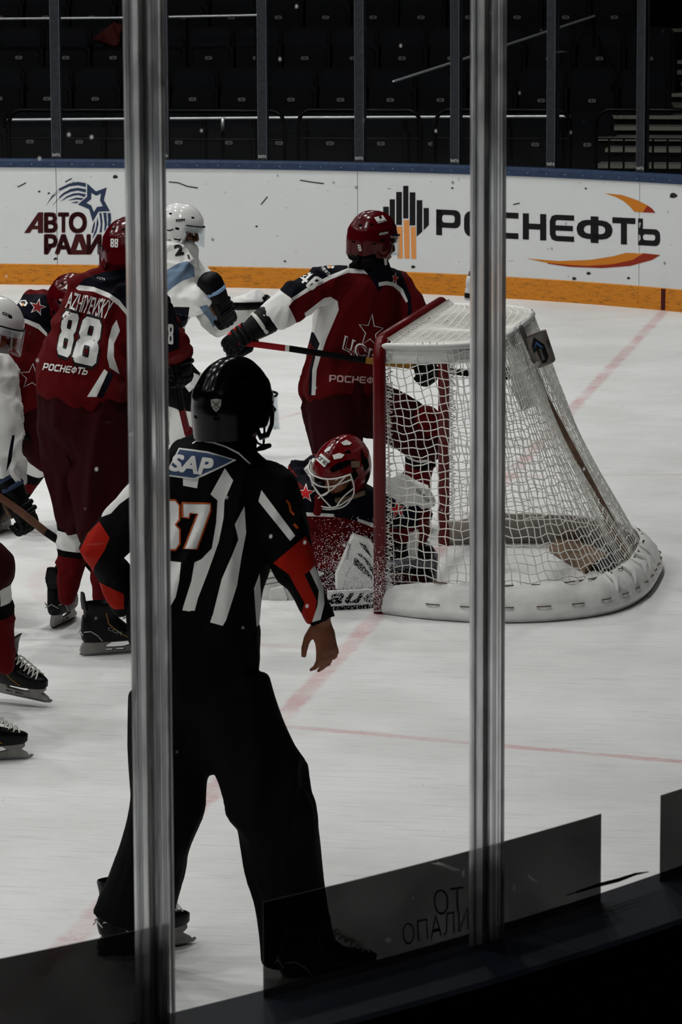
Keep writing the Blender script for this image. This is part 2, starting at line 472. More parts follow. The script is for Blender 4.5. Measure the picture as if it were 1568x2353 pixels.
FC = Vector((-4.5, 6.85)); FR = 7.5; FY = 14.35           # far boards: straight, then the rounded corner
def far_path(s, out=0.0):
    """s metres along the far boards; s = 0 where the corner starts; returns point, tangent, outward normal"""
    if s <= 0: p = Vector((FC.x + s, FY)); t = Vector((1, 0)); n = Vector((0, 1))
    else:
        a = math.pi / 2 - min(s, FR * math.pi / 2) / FR
        n = Vector((math.cos(a), math.sin(a))); p = FC + n * FR; t = Vector((n.y, -n.x))
        e = s - FR * math.pi / 2
        if e > 0: p = p + Vector((0, -1)) * e
    p = p + n * out
    return Vector((p.x, p.y, 0)), Vector((t.x, t.y, 0)), Vector((n.x, n.y, 0))
NC = Vector((-4.5, -5.95)); NR = 7.55                     # near corner of the boards, just in front of the viewer
def near_path(s, out=0.0):
    a = math.radians(-33.7) + s / NR; n = Vector((math.cos(a), math.sin(a))); p = NC + n * (NR + out)
    return Vector((p.x, p.y, 0)), Vector((-n.y, n.x, 0)), Vector((n.x, n.y, 0))
def find_s(path, u, z, lo, hi, out=0.0):
    for _ in range(50):
        mid = (lo + hi) / 2; q = path(mid, out)[0]; q.z = z
        if proj(q)[0] < u: lo = mid
        else: hi = mid
    return (lo + hi) / 2
def strip(bm, path, s0, s1, prof, step=.18, mi=0, uv=None):
    """sweep a closed cross-section [(out, z)] along the boards"""
    n = max(2, int(math.ceil((s1 - s0) / step)) + 1); rings = []
    for i in range(n):
        s = s0 + (s1 - s0) * i / (n - 1); p, t, nn = path(s)
        rings.append([bm.verts.new(p + nn * o + Vector((0, 0, z))) for o, z in prof])
    k = len(prof)
    lay = bm.loops.layers.uv.verify() if uv else None
    for i in range(n - 1):
        for j in range(k):
            f = bm.faces.new((rings[i][j], rings[i + 1][j], rings[i + 1][(j + 1) % k], rings[i][(j + 1) % k])); f.material_index = mi
            if uv:
                for lp, (ii, jj) in zip(f.loops, ((i, j), (i + 1, j), (i + 1, (j + 1) % k), (i, (j + 1) % k))):
                    lp[lay].uv = (s0 + (s1 - s0) * ii / (n - 1), prof[jj][1])
    bm.faces.new(rings[0]); bm.faces.new(list(reversed(rings[-1])))
def rect(o0, o1, z0, z1): return [(o0, z0), (o1, z0), (o1, z1), (o0, z1)]

# floor: the ice sheet (rounded corners of the rink)
bm = bmesh.new(); pts = []
for i in range(0, 41): pts.append(far_path(-22 + i * .55)[0])
for i in range(1, 60): pts.append(far_path(i * FR * math.pi / 2 / 60)[0])
for i in range(0, 60): pts.append(near_path(NR * math.radians(33.7) - i * NR * math.pi / 2 / 59)[0])
pts.append(Vector((-26.5, NC.y - NR, 0))); pts[0] = Vector((-26.5, FY, 0))
bm.faces.new([bm.verts.new(p) for p in pts])
ex = bmesh.ops.extrude_face_region(bm, geom=list(bm.faces))
bmesh.ops.translate(bm, verts=[v for v in ex['geom'] if isinstance(v, bmesh.types.BMVert)], vec=(0, 0, -.05))
FLOOR = tag(obj('floor', bm, M_ICE, smooth=False), 'white rink ice with worn red goal line and face-off circles', 'ice', kind='structure')
bm = bmesh.new(); box(bm, (-4, 4, -.09), (60, 60, .06))
tag(obj('floor', bm, mat('concrete_base', (3, 3, 3), .9), smooth=False), 'dark concrete slab around the rink under the stands', 'floor', kind='structure')

# ---- far boards
def board_white():
    m = bpy.data.materials.new('board_white'); m.use_nodes = True; g = NG(m); b = m.node_tree.nodes['Principled BSDF']
    pos = g.n('ShaderNodeNewGeometry').outputs['Position']
    mp = g.n('ShaderNodeMapping'); g.l(pos, mp.inputs[0]); mp.inputs['Rotation'].default_value = (0, .5, .2); mp.inputs['Scale'].default_value = (6, 6, 26)
    sc = g.step(g.noise(mp.outputs[0], 1.5, 5, .65), .66, .74)
    vo = g.n('ShaderNodeTexVoronoi'); vo.inputs['Scale'].default_value = 7.0; g.l(pos, vo.inputs['Vector'])
    dot = g.m('MULTIPLY', g.m('SUBTRACT', 1.0, g.step(vo.outputs['Distance'], .05, .16)), g.step(g.noise(pos, 5, 2), .5, .62))
    smear = g.step(g.noise(pos, 2.5, 6, .7), .5, .8)
    col = g.mixc(g.m('MULTIPLY', smear, .10), rgb(222, 224, 224), rgb(160, 162, 162))
    col = g.mixc(g.m('MULTIPLY', g.m('MAXIMUM', sc, dot), .75), col, rgb(70, 70, 68))
    g.l(col, b.inputs['Base Color']); b.inputs['Roughness'].default_value = .42
    return m
def kick_yellow():
    m = bpy.data.materials.new('kick_yellow'); m.use_nodes = True; g = NG(m); b = m.node_tree.nodes['Principled BSDF']
    pos = g.n('ShaderNodeNewGeometry').outputs['Position']
    mp = g.n('ShaderNodeMapping'); g.l(pos, mp.inputs[0]); mp.inputs['Scale'].default_value = (5, 5, 22)
    d = g.step(g.noise(mp.outputs[0], 2.2, 6, .75), .47, .72)
    d2 = g.step(g.noise(pos, 60, 4, .7), .5, .75)
    col = g.mixc(g.m('MULTIPLY', g.m('ADD', g.m('MULTIPLY', d, .85), g.m('MULTIPLY', d2, .5)), .85), rgb(214, 132, 14), rgb(74, 44, 8))
    g.l(col, b.inputs['Base Color']); b.inputs['Roughness'].default_value = .5
    return m
M_BW, M_KY = board_white(), kick_yellow()
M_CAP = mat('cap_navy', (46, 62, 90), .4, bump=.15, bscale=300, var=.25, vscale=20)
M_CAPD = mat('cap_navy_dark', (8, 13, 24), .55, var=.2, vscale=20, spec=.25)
M_SEAM = mat('board_core', (40, 40, 42), .8)
BH = 1.12; CAPZ = 1.045
WALLF = tag(empty('wall_far', far_path(0)[0]), 'white hockey boards with yellow kick plate and navy cap along the far side', 'boards', kind='structure')
seams = [find_s(far_path, u, .7, -12, 11) for u in (130, 822, 1470)]
ed = [seams[0] - 7.95, seams[0] - 5.3, seams[0] - 2.65] + seams + [seams[2] + 2.6, seams[2] + 5.2, FR * math.pi / 2 + 3]
far_panels = []
for a, b in zip(ed, ed[1:]):
    bm = bmesh.new(); strip(bm, far_path, a + .003, b - .003, rect(.0, .03, .185, CAPZ)); o = obj('board_panel', bm, M_BW, WALLF, smooth=False); far_panels.append(o)
    bm = bmesh.new(); strip(bm, far_path, a + .001, b - .001, [(-.012, 0), (.03, 0), (.03, .185), (0, .185), (-.008, .178)]); far_panels.append(obj('kick_plate', bm, M_KY, WALLF, smooth=False))
    bm = bmesh.new(); strip(bm, far_path, a + .001, b - .001, [(-.012, CAPZ), (.12, CAPZ), (.12, BH - .012), (.105, BH), (.01, BH), (-.012, BH - .022)]); obj('cap_rail', bm, M_CAP, WALLF, smooth=False)
    k = 0
    while a + .15 + k * .19 < b:
        bm = bmesh.new(); p, t, n = far_path(a + .15 + k * .19); M = frame(p + n * -.013 + Vector((0, 0, CAPZ + .03)), -n, (0, 0, 1))
        loft(bm, [(0, -.002, 0), (0, .002, 0)], [.006, .005], n=8, rnd=False, M=M); obj('bolt', bm, mat('steel_bolt', (150, 155, 165), .35, .8), WALLF); k += 1
bm = bmesh.new(); strip(bm, far_path, ed[0], ed[-1], rect(.034, .10, 0, CAPZ - .002), step=.4); obj('board_core', bm, M_SEAM, WALLF, smooth=False)
# goal-line mark on the kick plate
sgl = find_s(far_path, 1527, .1, 2, 9)
bm = bmesh.new(); strip(bm, far_path, sgl - .022, sgl + .022, rect(-.0145, -.010, .005, .18), step=.05); obj('goal_line_mark', bm, mat('mark_maroon', (70, 16, 22), .6), WALLF, smooth=False)

# clear glass
def glass_mat(name, tint=(.97, .98, .98, 1), gloss=.035, specks=False):
    m = bpy.data.materials.new(name); m.use_nodes = True; g = NG(m); nt = m.node_tree
    for x in list(nt.nodes): nt.nodes.remove(x)
    out = g.n('ShaderNodeOutputMaterial'); tr = g.n('ShaderNodeBsdfTransparent'); tr.inputs[0].default_value = tint
    gl = g.n('ShaderNodeBsdfGlossy'); gl.inputs['Roughness'].default_value = .03; gl.inputs[0].default_value = (1, 1, 1, 1)
    mx = g.n('ShaderNodeMixShader'); mx.inputs[0].default_value = gloss; g.l(tr.outputs[0], mx.inputs[1]); g.l(gl.outputs[0], mx.inputs[2])
    last = mx.outputs[0]
    if specks:
        pos = g.n('ShaderNodeNewGeometry').outputs['Position']
        vo = g.n('ShaderNodeTexVoronoi'); vo.inputs['Scale'].default_value = 16.0; g.l(pos, vo.inputs['Vector'])
        dot = g.m('MULTIPLY', g.m('SUBTRACT', 1.0, g.step(vo.outputs['Distance'], .03, .075)), g.step(g.noise(pos, 7, 2), .5, .56))
        mp = g.n('ShaderNodeMapping'); g.l(pos, mp.inputs[0]); mp.inputs['Rotation'].default_value = (.3, .7, .4); mp.inputs['Scale'].default_value = (2.5, 2.5, 60)
        scr = g.step(g.noise(mp.outputs[0], 1.2, 3, .6), .735, .78)
        df = g.n('ShaderNodeBsdfTranslucent'); df.inputs[0].default_value = (.9, .9, .9, 1)
        m2 = g.n('ShaderNodeMixShader'); g.l(g.m('MAXIMUM', g.m('MULTIPLY', dot, .55), g.m('MULTIPLY', scr, .14)), m2.inputs[0])
        g.l(last, m2.inputs[1]); g.l(df.outputs[0], m2.inputs[2]); last = m2.outputs[0]
    g.l(last, out.inputs[0]); MATS[name] = m
    return m
M_GLF = glass_mat('far_glass', (.95, .96, .96, 1), .003)
M_GLN = glass_mat('near_glass', (.96, .97, .97, 1), .012, specks=True)
def stanchion_mat(name, base, dark, scat, amount):
    """scuffed clear polycarbonate: what lies behind shows through blurred, scratches catch the light of the ice"""
    m = bpy.data.materials.new(name); m.use_nodes = True; g = NG(m); nt = m.node_tree
    for x in list(nt.nodes): nt.nodes.remove(x)
    out = g.n('ShaderNodeOutputMaterial')
    uv = g.n('ShaderNodeTexCoord').outputs['UV']; sp = g.n('ShaderNodeSeparateXYZ'); g.l(uv, sp.inputs[0])
    cx = g.n('ShaderNodeCombineXYZ'); g.l(g.m('MULTIPLY', sp.outputs[0], 330), cx.inputs[0]); g.l(g.m('MULTIPLY', sp.outputs[1], .5), cx.inputs[1])
    st = g.noise(cx.outputs[0], 1.0, 3, .6)
    cy = g.n('ShaderNodeCombineXYZ'); g.l(g.m('MULTIPLY', sp.outputs[0], 40), cy.inputs[0]); g.l(g.m('MULTIPLY', sp.outputs[1], 12), cy.inputs[1])
    bl = g.noise(cy.outputs[0], 1.0, 5, .6)
    rf = g.n('ShaderNodeBsdfRefraction'); rf.inputs['IOR'].default_value = 1.03; rf.inputs['Roughness'].default_value = .4
    g.l(g.mixc(g.step(g.m('ADD', g.m('MULTIPLY', st, .7), g.m('MULTIPLY', bl, .3)), .36, .62), dark, base), rf.inputs[0])
    tl = g.n('ShaderNodeBsdfTranslucent'); tl.inputs[0].default_value = scat
    mx = g.n('ShaderNodeMixShader'); g.l(g.m('MULTIPLY', g.m('ADD', .4, g.step(g.m('ADD', g.m('MULTIPLY', st, .4), g.m('MULTIPLY', bl, .6)), .4, .7)), amount), mx.inputs[0])
    g.l(rf.outputs[0], mx.inputs[1]); g.l(tl.outputs[0], mx.inputs[2]); g.l(mx.outputs[0], out.inputs[0])
    return m
M_ST = stanchion_mat('clear_strip', (1, 1, 1, 1), (.96, .96, .97, 1), (1, 1, 1, 1), .42)
M_WEB = stanchion_mat('clear_web', (1, 1, 1, 1), (.92, .93, .94, 1), (1, 1, 1, 1), .4)
M_RIBL = stanchion_mat('frosted_rib', (.6, .6, .6, 1), (.5, .5, .5, 1), (.95, .95, .95, 1), .6)
M_DLINE = stanchion_mat('dark_groove', (.8, .8, .82, 1), (.6, .61, .63, 1), (.2, .2, .2, 1), .1)
M_BEAD = stanchion_mat('clear_bead', (.95, .95, .96, 1), (.78, .79, .8, 1), (.7, .7, .7, 1), .2)
M_RIB = mat('strip_rib', (92, 95, 100), .45, .2, var=.3, vscale=40)
M_STF = mat('stanchion_alu', (46, 49, 54), .5, .3, bump=.2, bscale=250, var=.35, vscale=30)
M_GASK = mat('gasket_dark', (22, 23, 26), .6)

# far stanchions and panes
sfar = [find_s(far_path, u, BH, -12, 11, .05) for u in (-340, -105, 131, 378, 605, 828, 1048, 1269, 1475)]
sfar.append(sfar[-1] + .88); sfar.append(sfar[-1] + .88)
M_TXTW = mat('print_white', (205, 205, 203), .6); M_TXTG = mat('print_grey', (150, 150, 150), .6)
for s in sfar:
    p, t, n = far_path(s, .05); M = frame(p, n, (0, 0, 1))
    bm = bmesh.new(); box(bm, (0, -.012, BH + 1.02), (.088, .012, 2.04), M); box(bm, (0, .01, BH + 1.02), (.03, .05, 2.04), M); box(bm, (0, .035, BH + 1.02), (.088, .012, 2.04), M)
    st = obj('stanchion', bm, M_STF, WALLF, smooth=False)
    for sx in (-.041, .041):
        bm = bmesh.new(); box(bm, (sx, -.020, BH + 1.02), (.004, .004, 2.04), M); obj('edge_bead', bm, M_RIB, st, smooth=False)
    u, v = proj(p + n * -.02 + Vector((0, 0, BH + .035)))
    if 0 < u < IW:
        decal('maker_print', [textpx('RAITA', (u - 9, v - 4), (u + 9, v - 3.5), (u + 9, v + 3.5), (u - 9, v + 3), .01)], M_TXTW, st, st, off=.002, step=30)
for a, b in zip(sfar, sfar[1:]):
    bm = bmesh.new(); strip(bm, far_path, a + .02, b - .02, rect(.052, .064, BH, BH + 2.0), step=.3); obj('glass_pane', bm, M_GLF, WALLF, smooth=False)

# ---- adverts printed on the far boards
ftree = bvh_of(far_panels)
M_MAR, M_NAV, M_BLK, M_ORG, M_PEACH, M_DRED = (mat('print_maroon', (66, 14, 18), .5), mat('print_navy', (44, 56, 84), .5), mat('print_black', (16, 16, 18), .5),
    mat('print_orange', (206, 124, 34), .5), mat('print_peach', (226, 150, 84), .5), mat('print_rust', (150, 44, 22), .5))
L = []
for ch, a, b in (('р', 1003, 1059), ('о', 1067, 1124), ('с', 1134, 1192), ('н', 1202, 1256), ('е', 1264, 1320), ('Ф', 1326, 1408), ('т', 1408, 1461), ('Ь', 1467, 1518)):
    yt = lambda x: 481 + (x - 1003) * .0447
    yb = lambda x: 540 + (x - 1003) * .0505
    L += [textpx(ch, (a, yt(a)), (b, yt(b)), (b, yb(b)), (a, yb(a)))] if ch in GLYPH else boldpx(ch, (a, yt(a)), (b, yt(b)), (b, yb(b)), (a, yb(a)), 3.2)
decal('company_lettering', L, M_BLK, ftree, WALLF, step=22)
bars = [((881, 475), (894, 475), (894, 527), (881, 514)), ((896, 458), (908, 458), (908, 543), (896, 530)), ((911, 441), (924, 441), (924, 517), (911, 517)), ((927, 427), (939, 427), (939, 502), (927, 502)),
        ((942, 442), (955, 442), (955, 518), (942, 518)), ((958, 460), (971, 460), (971, 532), (958, 544)), ((974, 478), (986, 478), (986, 517), (974, 529))]
for q in bars: decal('logo_bar', [polypx(q)], M_BLK, ftree, WALLF, step=25)
for q in (((912, 521), (925, 521), (926, 594), (914, 594)), ((928, 506), (941, 506), (942, 594), (930, 594)), ((944, 521), (956, 521), (957, 595), (946, 595))):
    decal('logo_bar', [polypx(q)], M_PEACH, ftree, WALLF, step=25)
decal('logo_swoosh', [polypx([(1390, 444), (1430, 448), (1465, 460), (1489, 472), (1478, 488), (1458, 486), (1449, 475), (1434, 462), (1415, 452)])], M_ORG, ftree, WALLF, step=20)
decal('logo_swoosh', [polypx([(1489, 472), (1500, 480), (1507, 489), (1478, 488)])], M_DRED, ftree, WALLF, step=20)
decal('logo_swoosh', [polypx([(1209, 594), (1284, 600), (1359, 597), (1409, 589), (1439, 581), (1480, 582), (1455, 597), (1410, 607), (1350, 611), (1300, 608), (1259, 604)])], M_ORG, ftree, WALLF, step=20)
decal('logo_swoosh', [polypx([(1480, 582), (1518, 586), (1500, 597), (1449, 611), (1384, 616), (1309, 613), (1259, 606), (1259, 604), (1300, 608), (1350, 611), (1410, 607), (1455, 597)])], M_DRED, ftree, WALLF, step=20)
Z = lambda x, y: (30 + x / 6.03, 400 + y / 6.03)
decal('radio_lettering', [polypx([Z(152, 817), Z(350, 530), Z(418, 530), Z(418, 817), Z(345, 817), Z(345, 765), Z(265, 765), Z(235, 817)], [[Z(300, 715), Z(345, 715), Z(345, 640)]])] +
      [x for c, a, b, t, q in (('В', 101, 133, 488, 535), ('Т', 133, 159, 488, 535), ('О', 158, 200, 487, 536),
       ('Р', 101, 133, 538, 585), ('А', 126, 166, 538, 585), ('Δ', 158, 206, 538, 585), ('И', 199, 234, 538, 585), ('О', 237, 283, 537, 586)) for x in boldpx(c, (a, t), (b, t), (b, q), (a, q), 2.6)], M_MAR, ftree, WALLF, step=20)
so = [Z(*p) for p in ((1028, 130), (1150, 240), (1300, 185), (1260, 360), (1345, 515), (1185, 520), (1105, 660), (1055, 485), (900, 420), (1025, 315))]
si = [Z(*p) for p in ((1085, 260), (1155, 300), (1220, 270), (1205, 365), (1245, 445), (1165, 455), (1120, 525), (1085, 435), (1015, 400), (1085, 345))]
decal('logo_star', [polypx(so, [si])], M_NAV, ftree, WALLF, step=20)
for q in (((1010, 125), (900, 108), (780, 130), (640, 200), (540, 300), (455, 440), (550, 320), (660, 225), (780, 170), (900, 155), (1010, 180)),
          ((1010, 210), (900, 190), (800, 205), (700, 260), (600, 350), (540, 440), (610, 365), (710, 285), (800, 245), (900, 228), (1010, 255)),
          ((1010, 280), (910, 262), (830, 270), (740, 310), (650, 385), (750, 330), (830, 300), (910, 290), (990, 318)), ((980, 335), (880, 325), (750, 365), (880, 352), (950, 360)), ((915, 380), (860, 382), (800, 398), (885, 402)),
          ((1310, 540), (1355, 540), (1362, 640), (1345, 720), (1310, 720), (1318, 640)), ((1250, 535), (1295, 535), (1303, 690), (1290, 760), (1262, 800), (1270, 690)),
          ((1196, 545), (1225, 535), (1242, 660), (1230, 810), (1198, 810), (1215, 690)), ((1170, 585), (1186, 690), (1160, 800), (1100, 905), (1105, 870), (1150, 740)), ((1138, 640), (1132, 730), (1110, 815), (1085, 815), (1110, 700))):
    decal('logo_streak', [polypx([Z(*p) for p in q])], M_NAV, ftree, WALLF, step=20)
for (x, y, w, a) in ((1548, 449, 9, .5), (1347, 433, 3, 0), (1040, 432, 3, 0), (950, 613, 5, 0), (1353, 628, 5, 1), (1320, 640, 5, 1), (1445, 639, 4, 1), (90, 440, 3, 0), (112, 444, 3, 1), (128, 595, 5, 0), (265, 406, 6, .3), (655, 600, 3, 0), (590, 520, 3, 0)):
    decal('puck_scuff', [polypx([(x + w * math.cos(i) * (1 + .3 * math.sin(3 * i + a)), y + w * .7 * math.sin(i)) for i in [k * .7854 for k in range(8)]])], mat('puck_rubber_mark', (38, 38, 38), .8), ftree, WALLF, step=20)
for q in (((388, 418), (410, 420), (430, 428), (455, 432)), ((690, 414), (720, 419), (745, 422)), ((150, 418), (165, 410)), ((40, 430), (60, 420)), ((1180, 470), (1195, 467)), ((600, 470), (615, 452))):
    decal('puck_scuff', [strokepx(q, 2.5)], mat('puck_rubber_mark', (38, 38, 38), .8), ftree, WALLF, step=20)

# ---- near boards: cap, outside face, glass, strips and the dark perforated film
WALLN = tag(empty('wall_near', near_path(0)[0]), 'dark outer side of the near boards with navy cap under the glass', 'boards', kind='structure')
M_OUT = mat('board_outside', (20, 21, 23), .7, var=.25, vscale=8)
sA = find_s(near_path, 341, BH, -1.6, 1.0, .03); sB = find_s(near_path, 1098, BH, -.5, 1.5, .03)
dS = sB - sA
s0, s1 = sA - 2.2 * dS, sB + 2.2 * dS
sps = [sA - dS, sA, sB, sB + dS, sB + 2 * dS]
sm = find_s(near_path, 1196, BH, -.5, 1.8, .03)
for a, b in ((s0, sm - 1.6), (sm - 1.6, sm), (sm, s1)):
    bm = bmesh.new(); strip(bm, near_path, a + .003, b - .003, rect(-.012, .03, 0, 1.075), step=.1); obj('board_panel', bm, M_BW, WALLN, smooth=False)
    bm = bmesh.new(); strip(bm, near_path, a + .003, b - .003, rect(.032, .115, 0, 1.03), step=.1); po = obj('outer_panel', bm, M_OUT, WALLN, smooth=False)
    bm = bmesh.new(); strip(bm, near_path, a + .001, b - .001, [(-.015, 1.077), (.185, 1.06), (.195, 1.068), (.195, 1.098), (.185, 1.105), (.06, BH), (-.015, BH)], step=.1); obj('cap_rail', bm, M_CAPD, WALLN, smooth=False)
    bm = bmesh.new(); strip(bm, near_path, a + .001, b - .001, rect(.1155, .135, .99, 1.03), step=.1); obj('cap_bracket', bm, M_GASK, WALLN, smooth=False)
wn = [o for o in WALLN.children if o.name.startswith('outer_panel')]; ntree = bvh_of(wn)
for (u, v) in ((1072, 2292), (1072, 2335), (1316, 2222), (1316, 2264)):
    decal('bolt_hole', [polypx([(u + 11 * math.cos(i), v + 13 * math.sin(i)) for i in [k * .524 for k in range(12)]])], M_GASK, ntree, WALLN, step=30)
for s_, x, y in (('24', 1235, 2215), ('25', 1155, 2232), ('26', 1075, 2250), ('24', 1290, 2185)):
    decal('pencil_number', [textpx(s_, (x, y - 6), (x + 28, y - 12), (x + 28, y + 12), (x, y + 18), 0)], M_GASK, ntree, WALLN, step=30)
for a, b in zip(sps, sps[1:]):
    bm = bmesh.new(); strip(bm, near_path, a + .012, b - .012, rect(.026, .038, BH - .01, BH + 2.1), step=.1); obj('glass_pane', bm, M_GLN, WALLN, smooth=False)
for s in sps[1:4]:
    wd_ = .086 if s > sA + .1 else .077
    p, t, n = near_path(s, .032); M = frame(p, -n, (0, 0, 1))
    def sbox(name, cx, cy, w, d, m, par):
        bm = bmesh.new(); box(bm, (cx, cy, BH + 1.07), (w, d, 2.16), M)
        lay = bm.loops.layers.uv.verify(); Mi = M.inverted()
        for f in bm.faces:
            for lp in f.loops:
                q = Mi @ lp.vert.co; lp[lay].uv = (q.x + q.y * .5, q.z)
        return obj(name, bm, m, par, smooth=False)
    st = sbox('stanchion', 0, -.018, wd_, .006, M_ST, WALLN)
    sbox('web', .004, .0, .016, .026, M_WEB, st)
    sbox('edge_bead', -wd_ / 2 + .0025, -.024, .005, .005, M_BEAD, st)
    sbox('edge_bead', wd_ / 2 - .0025, -.024, .005, .005, M_RIBL, st)
    sbox('edge_bead', -wd_ / 2 + .012, -.0225, .003, .003, M_BEAD, st)
    sbox('rib', -.008, -.0235, .008, .005, M_RIBL, st)
    sbox('rib', .016, -.0225, .003, .003, M_BEAD, st)
    sbox('rib', .001, -.0235, .0045, .005, M_DLINE, st)
    sbox('rib', .0215, -.0225, .002, .003, M_DLINE, st)
    sbox('rib', -wd_ / 2 + .0075, -.0225, .002, .003, M_DLINE, st)
    sbox('rib', wd_ / 2 - .012, -.0225, .002, .003, M_DLINE, st)
def film_mat(name, k):
    m = bpy.data.materials.new(name); m.use_nodes = True; g = NG(m); nt = m.node_tree
    for x in list(nt.nodes): nt.nodes.remove(x)
    out = g.n('ShaderNodeOutputMaterial'); sp = g.n('ShaderNodeSeparateXYZ'); g.l(g.n('ShaderNodeTexCoord').outputs['UV'], sp.inputs[0])
    fx = g.m('MULTIPLY', sp.outputs[0], 2 * math.pi / .0042); fy = g.m('MULTIPLY', sp.outputs[1], 2 * math.pi / .0042)
    v = g.m('MULTIPLY', g.m('SINE', fx), g.m('SINE', fy))
    pos = g.n('ShaderNodeNewGeometry').outputs['Position']
    dirt = g.step(g.noise(pos, 7, 5, .6), .35, .75)
    f = g.m('SUBTRACT', .97, g.m('MULTIPLY', g.step(v, .10, .45), g.m('SUBTRACT', k, g.m('MULTIPLY', dirt, .3 * k))))
    tr = g.n('ShaderNodeBsdfTransparent'); df = g.n('ShaderNodeBsdfPrincipled'); df.inputs['Base Color'].default_value = rgb(24, 24, 24); df.inputs['Roughness'].default_value = .6
    mx = g.n('ShaderNodeMixShader'); g.l(f, mx.inputs[0]); g.l(tr.outputs[0], mx.inputs[1]); g.l(df.outputs[0], mx.inputs[2]); g.l(mx.outputs[0], out.inputs[0])
    return m
M_FILM = film_mat('perforated_film', .95); M_FILMD = film_mat('grimy_perforated_film', .5)
def sn(u, z=BH + .1): return find_s(near_path, u, z, -2.2, 2.2, .024)
films = []
for (a, b) in ((s0, sn(388)), (sn(605), sn(1381)), (sn(1518), s1)):
    bm = bmesh.new(); strip(bm, near_path, a, b, rect(.0235, .0250, BH, BH + .178), step=.05, uv=True)
    films.append(obj('dark_film', bm, M_FILM if films else M_FILMD, WALLN, smooth=False))
fit = bvh_of(films)
M_FGH = mat('film_ghost', (9, 9, 9), .8)
decal('worn_lettering', [textpx('ОТ', (992, 2046), (1064, 2036), (1064, 2092), (1000, 2104), -.012), textpx('ОПАЛИ', (922, 2124), (1076, 2084), (1076, 2136), (926, 2172), -.012)], M_FGH, fit, WALLN, off=.003, step=30)
M_SNB = bpy.data.materials.new('bare_glass_gap'); M_SNB.use_nodes = True; g = NG(M_SNB); M_SNB.node_tree.nodes.remove(M_SNB.node_tree.nodes['Principled BSDF'])
tl = g.n('ShaderNodeBsdfTranslucent'); tl.inputs[0].default_value = (.9, .9, .9, 1); g.l(tl.outputs[0], M_SNB.node_tree.nodes['Material Output'].inputs[0])
decal('film_tear', [strokepx(((964, 1972), (990, 1980), (1015, 1986), (1040, 1996), (1056, 1999)), [3, 6, 6, 7, 3]), strokepx(((1064, 1998), (1063, 2014)), 5), strokepx(((1180, 2031), (1180, 2047)), 4), strokepx(((1212, 2010), (1222, 2020), (1233, 2025)), [3, 4, 2]),
      polypx([(891 + 7 * math.cos(i), 2160 + 6 * math.sin(i)) for i in [k * .7 for k in range(9)]])], M_SNB, fit, WALLN, off=.004, step=20)
decal('black_scuff', [strokepx(((1300, 2058), (1340, 2044), (1380, 2032), (1420, 2022), (1460, 2008), (1490, 2003)), [2, 6, 9, 9, 6, 2])], mat('scuff_smear', (40, 40, 40), .9), bvh_of([o for o in WALLN.children if o.name.startswith('glass_pane')]), WALLN, off=.003, step=30)

# ---- stands behind the far glass
STAND = tag(empty('stand_tier', (0, 15.4, 0)), 'dark stepped concrete of the spectator stand behind the far boards', 'stand', kind='structure')
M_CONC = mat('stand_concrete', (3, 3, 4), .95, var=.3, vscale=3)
rows = [(16.55, .55), (17.40, .92), (18.25, 1.29), (19.10, 1.67), (19.95, 2.04)]
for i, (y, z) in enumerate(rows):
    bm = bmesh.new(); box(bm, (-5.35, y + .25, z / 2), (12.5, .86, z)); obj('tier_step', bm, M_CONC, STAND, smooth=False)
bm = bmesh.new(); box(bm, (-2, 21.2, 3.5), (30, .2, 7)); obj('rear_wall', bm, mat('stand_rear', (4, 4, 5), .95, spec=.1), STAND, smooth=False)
M_SEAT = mat('seat_navy_black', (9, 11, 17), .6, spec=.2); M_SEATB = mat('seat_shell', (6, 7, 9), .6, spec=.2); M_PLATE = mat('seat_plate', (120, 120, 116), .6); M_DIG = mat('seat_digit', (30, 30, 30), .6)
def rbox(bm, c, s, r, M=None, mi=0):
    """box with rounded outline in x-z, thickness s.y"""
    pts = []
    for cx, cz, a0 in ((1, 1, 0), (-1, 1, 90), (-1, -1, 180), (1, -1, 270)):
        for k in range(5):
            a = math.radians(a0 + k * 22.5); pts.append((cx * (s[0] / 2 - r) + r * math.cos(a), cz * (s[2] / 2 - r) + r * math.sin(a)))
    Mx = (M or Matrix()) @ Matrix.Translation(Vector(c)) @ Matrix.Rotation(math.pi / 2, 4, 'X')
    prism(bm, pts, t=s[1], M=Mx, mi=mi)
def seat_parts():
    out = []
    bm = bmesh.new(); rbox(bm, (0, .20, .62), (.46, .05, .56), .09); out.append(('backrest', bm, M_SEATB))
    bm = bmesh.new(); rbox(bm, (0, .165, .655), (.40, .03, .44), .08); out.append(('back_pad', bm, M_SEAT))
    bm = bmesh.new(); rbox(bm, (0, .09, .50), (.42, .07, .42), .08); out.append(('seat_cushion', bm, M_SEATB))
    bm = bmesh.new(); box(bm, (.235, .15, .36), (.03, .22, .72)); out.append(('arm_support', bm, M_SEATB))
    bm = bmesh.new(); rbox(bm, (0, .05, .60), (.075, .006, .036), .017); out.append(('number_plate', bm, M_PLATE))
    res = []
    for n, bm, m in out:
        bmesh.ops.recalc_face_normals(bm, faces=bm.faces); me = bpy.data.meshes.new(n); bm.to_mesh(me); bm.free(); me.materials.append(m); res.append((n, me))
    return res
SEATP = seat_parts(); digit_me = {}
def digits(s):
    if s not in digit_me:
        vs, fs = text2d(s, .02); me = bpy.data.meshes.new('digits')
        me.from_pydata([((x - .5) * .034, .0455, .60 + (y - .5) * .022) for x, y in vs], [], fs); me.materials.append(M_DIG); digit_me[s] = me
    return digit_me[s]
_w = 'nineteen twenty twenty-one twenty-two twenty-three twenty-four twenty-five twenty-six twenty-seven twenty-eight twenty-nine thirty thirty-one thirty-two thirty-three thirty-four'.split()
plate0 = [65, 106, 43, 0]; ords = ['front', 'second', 'third', 'fourth']
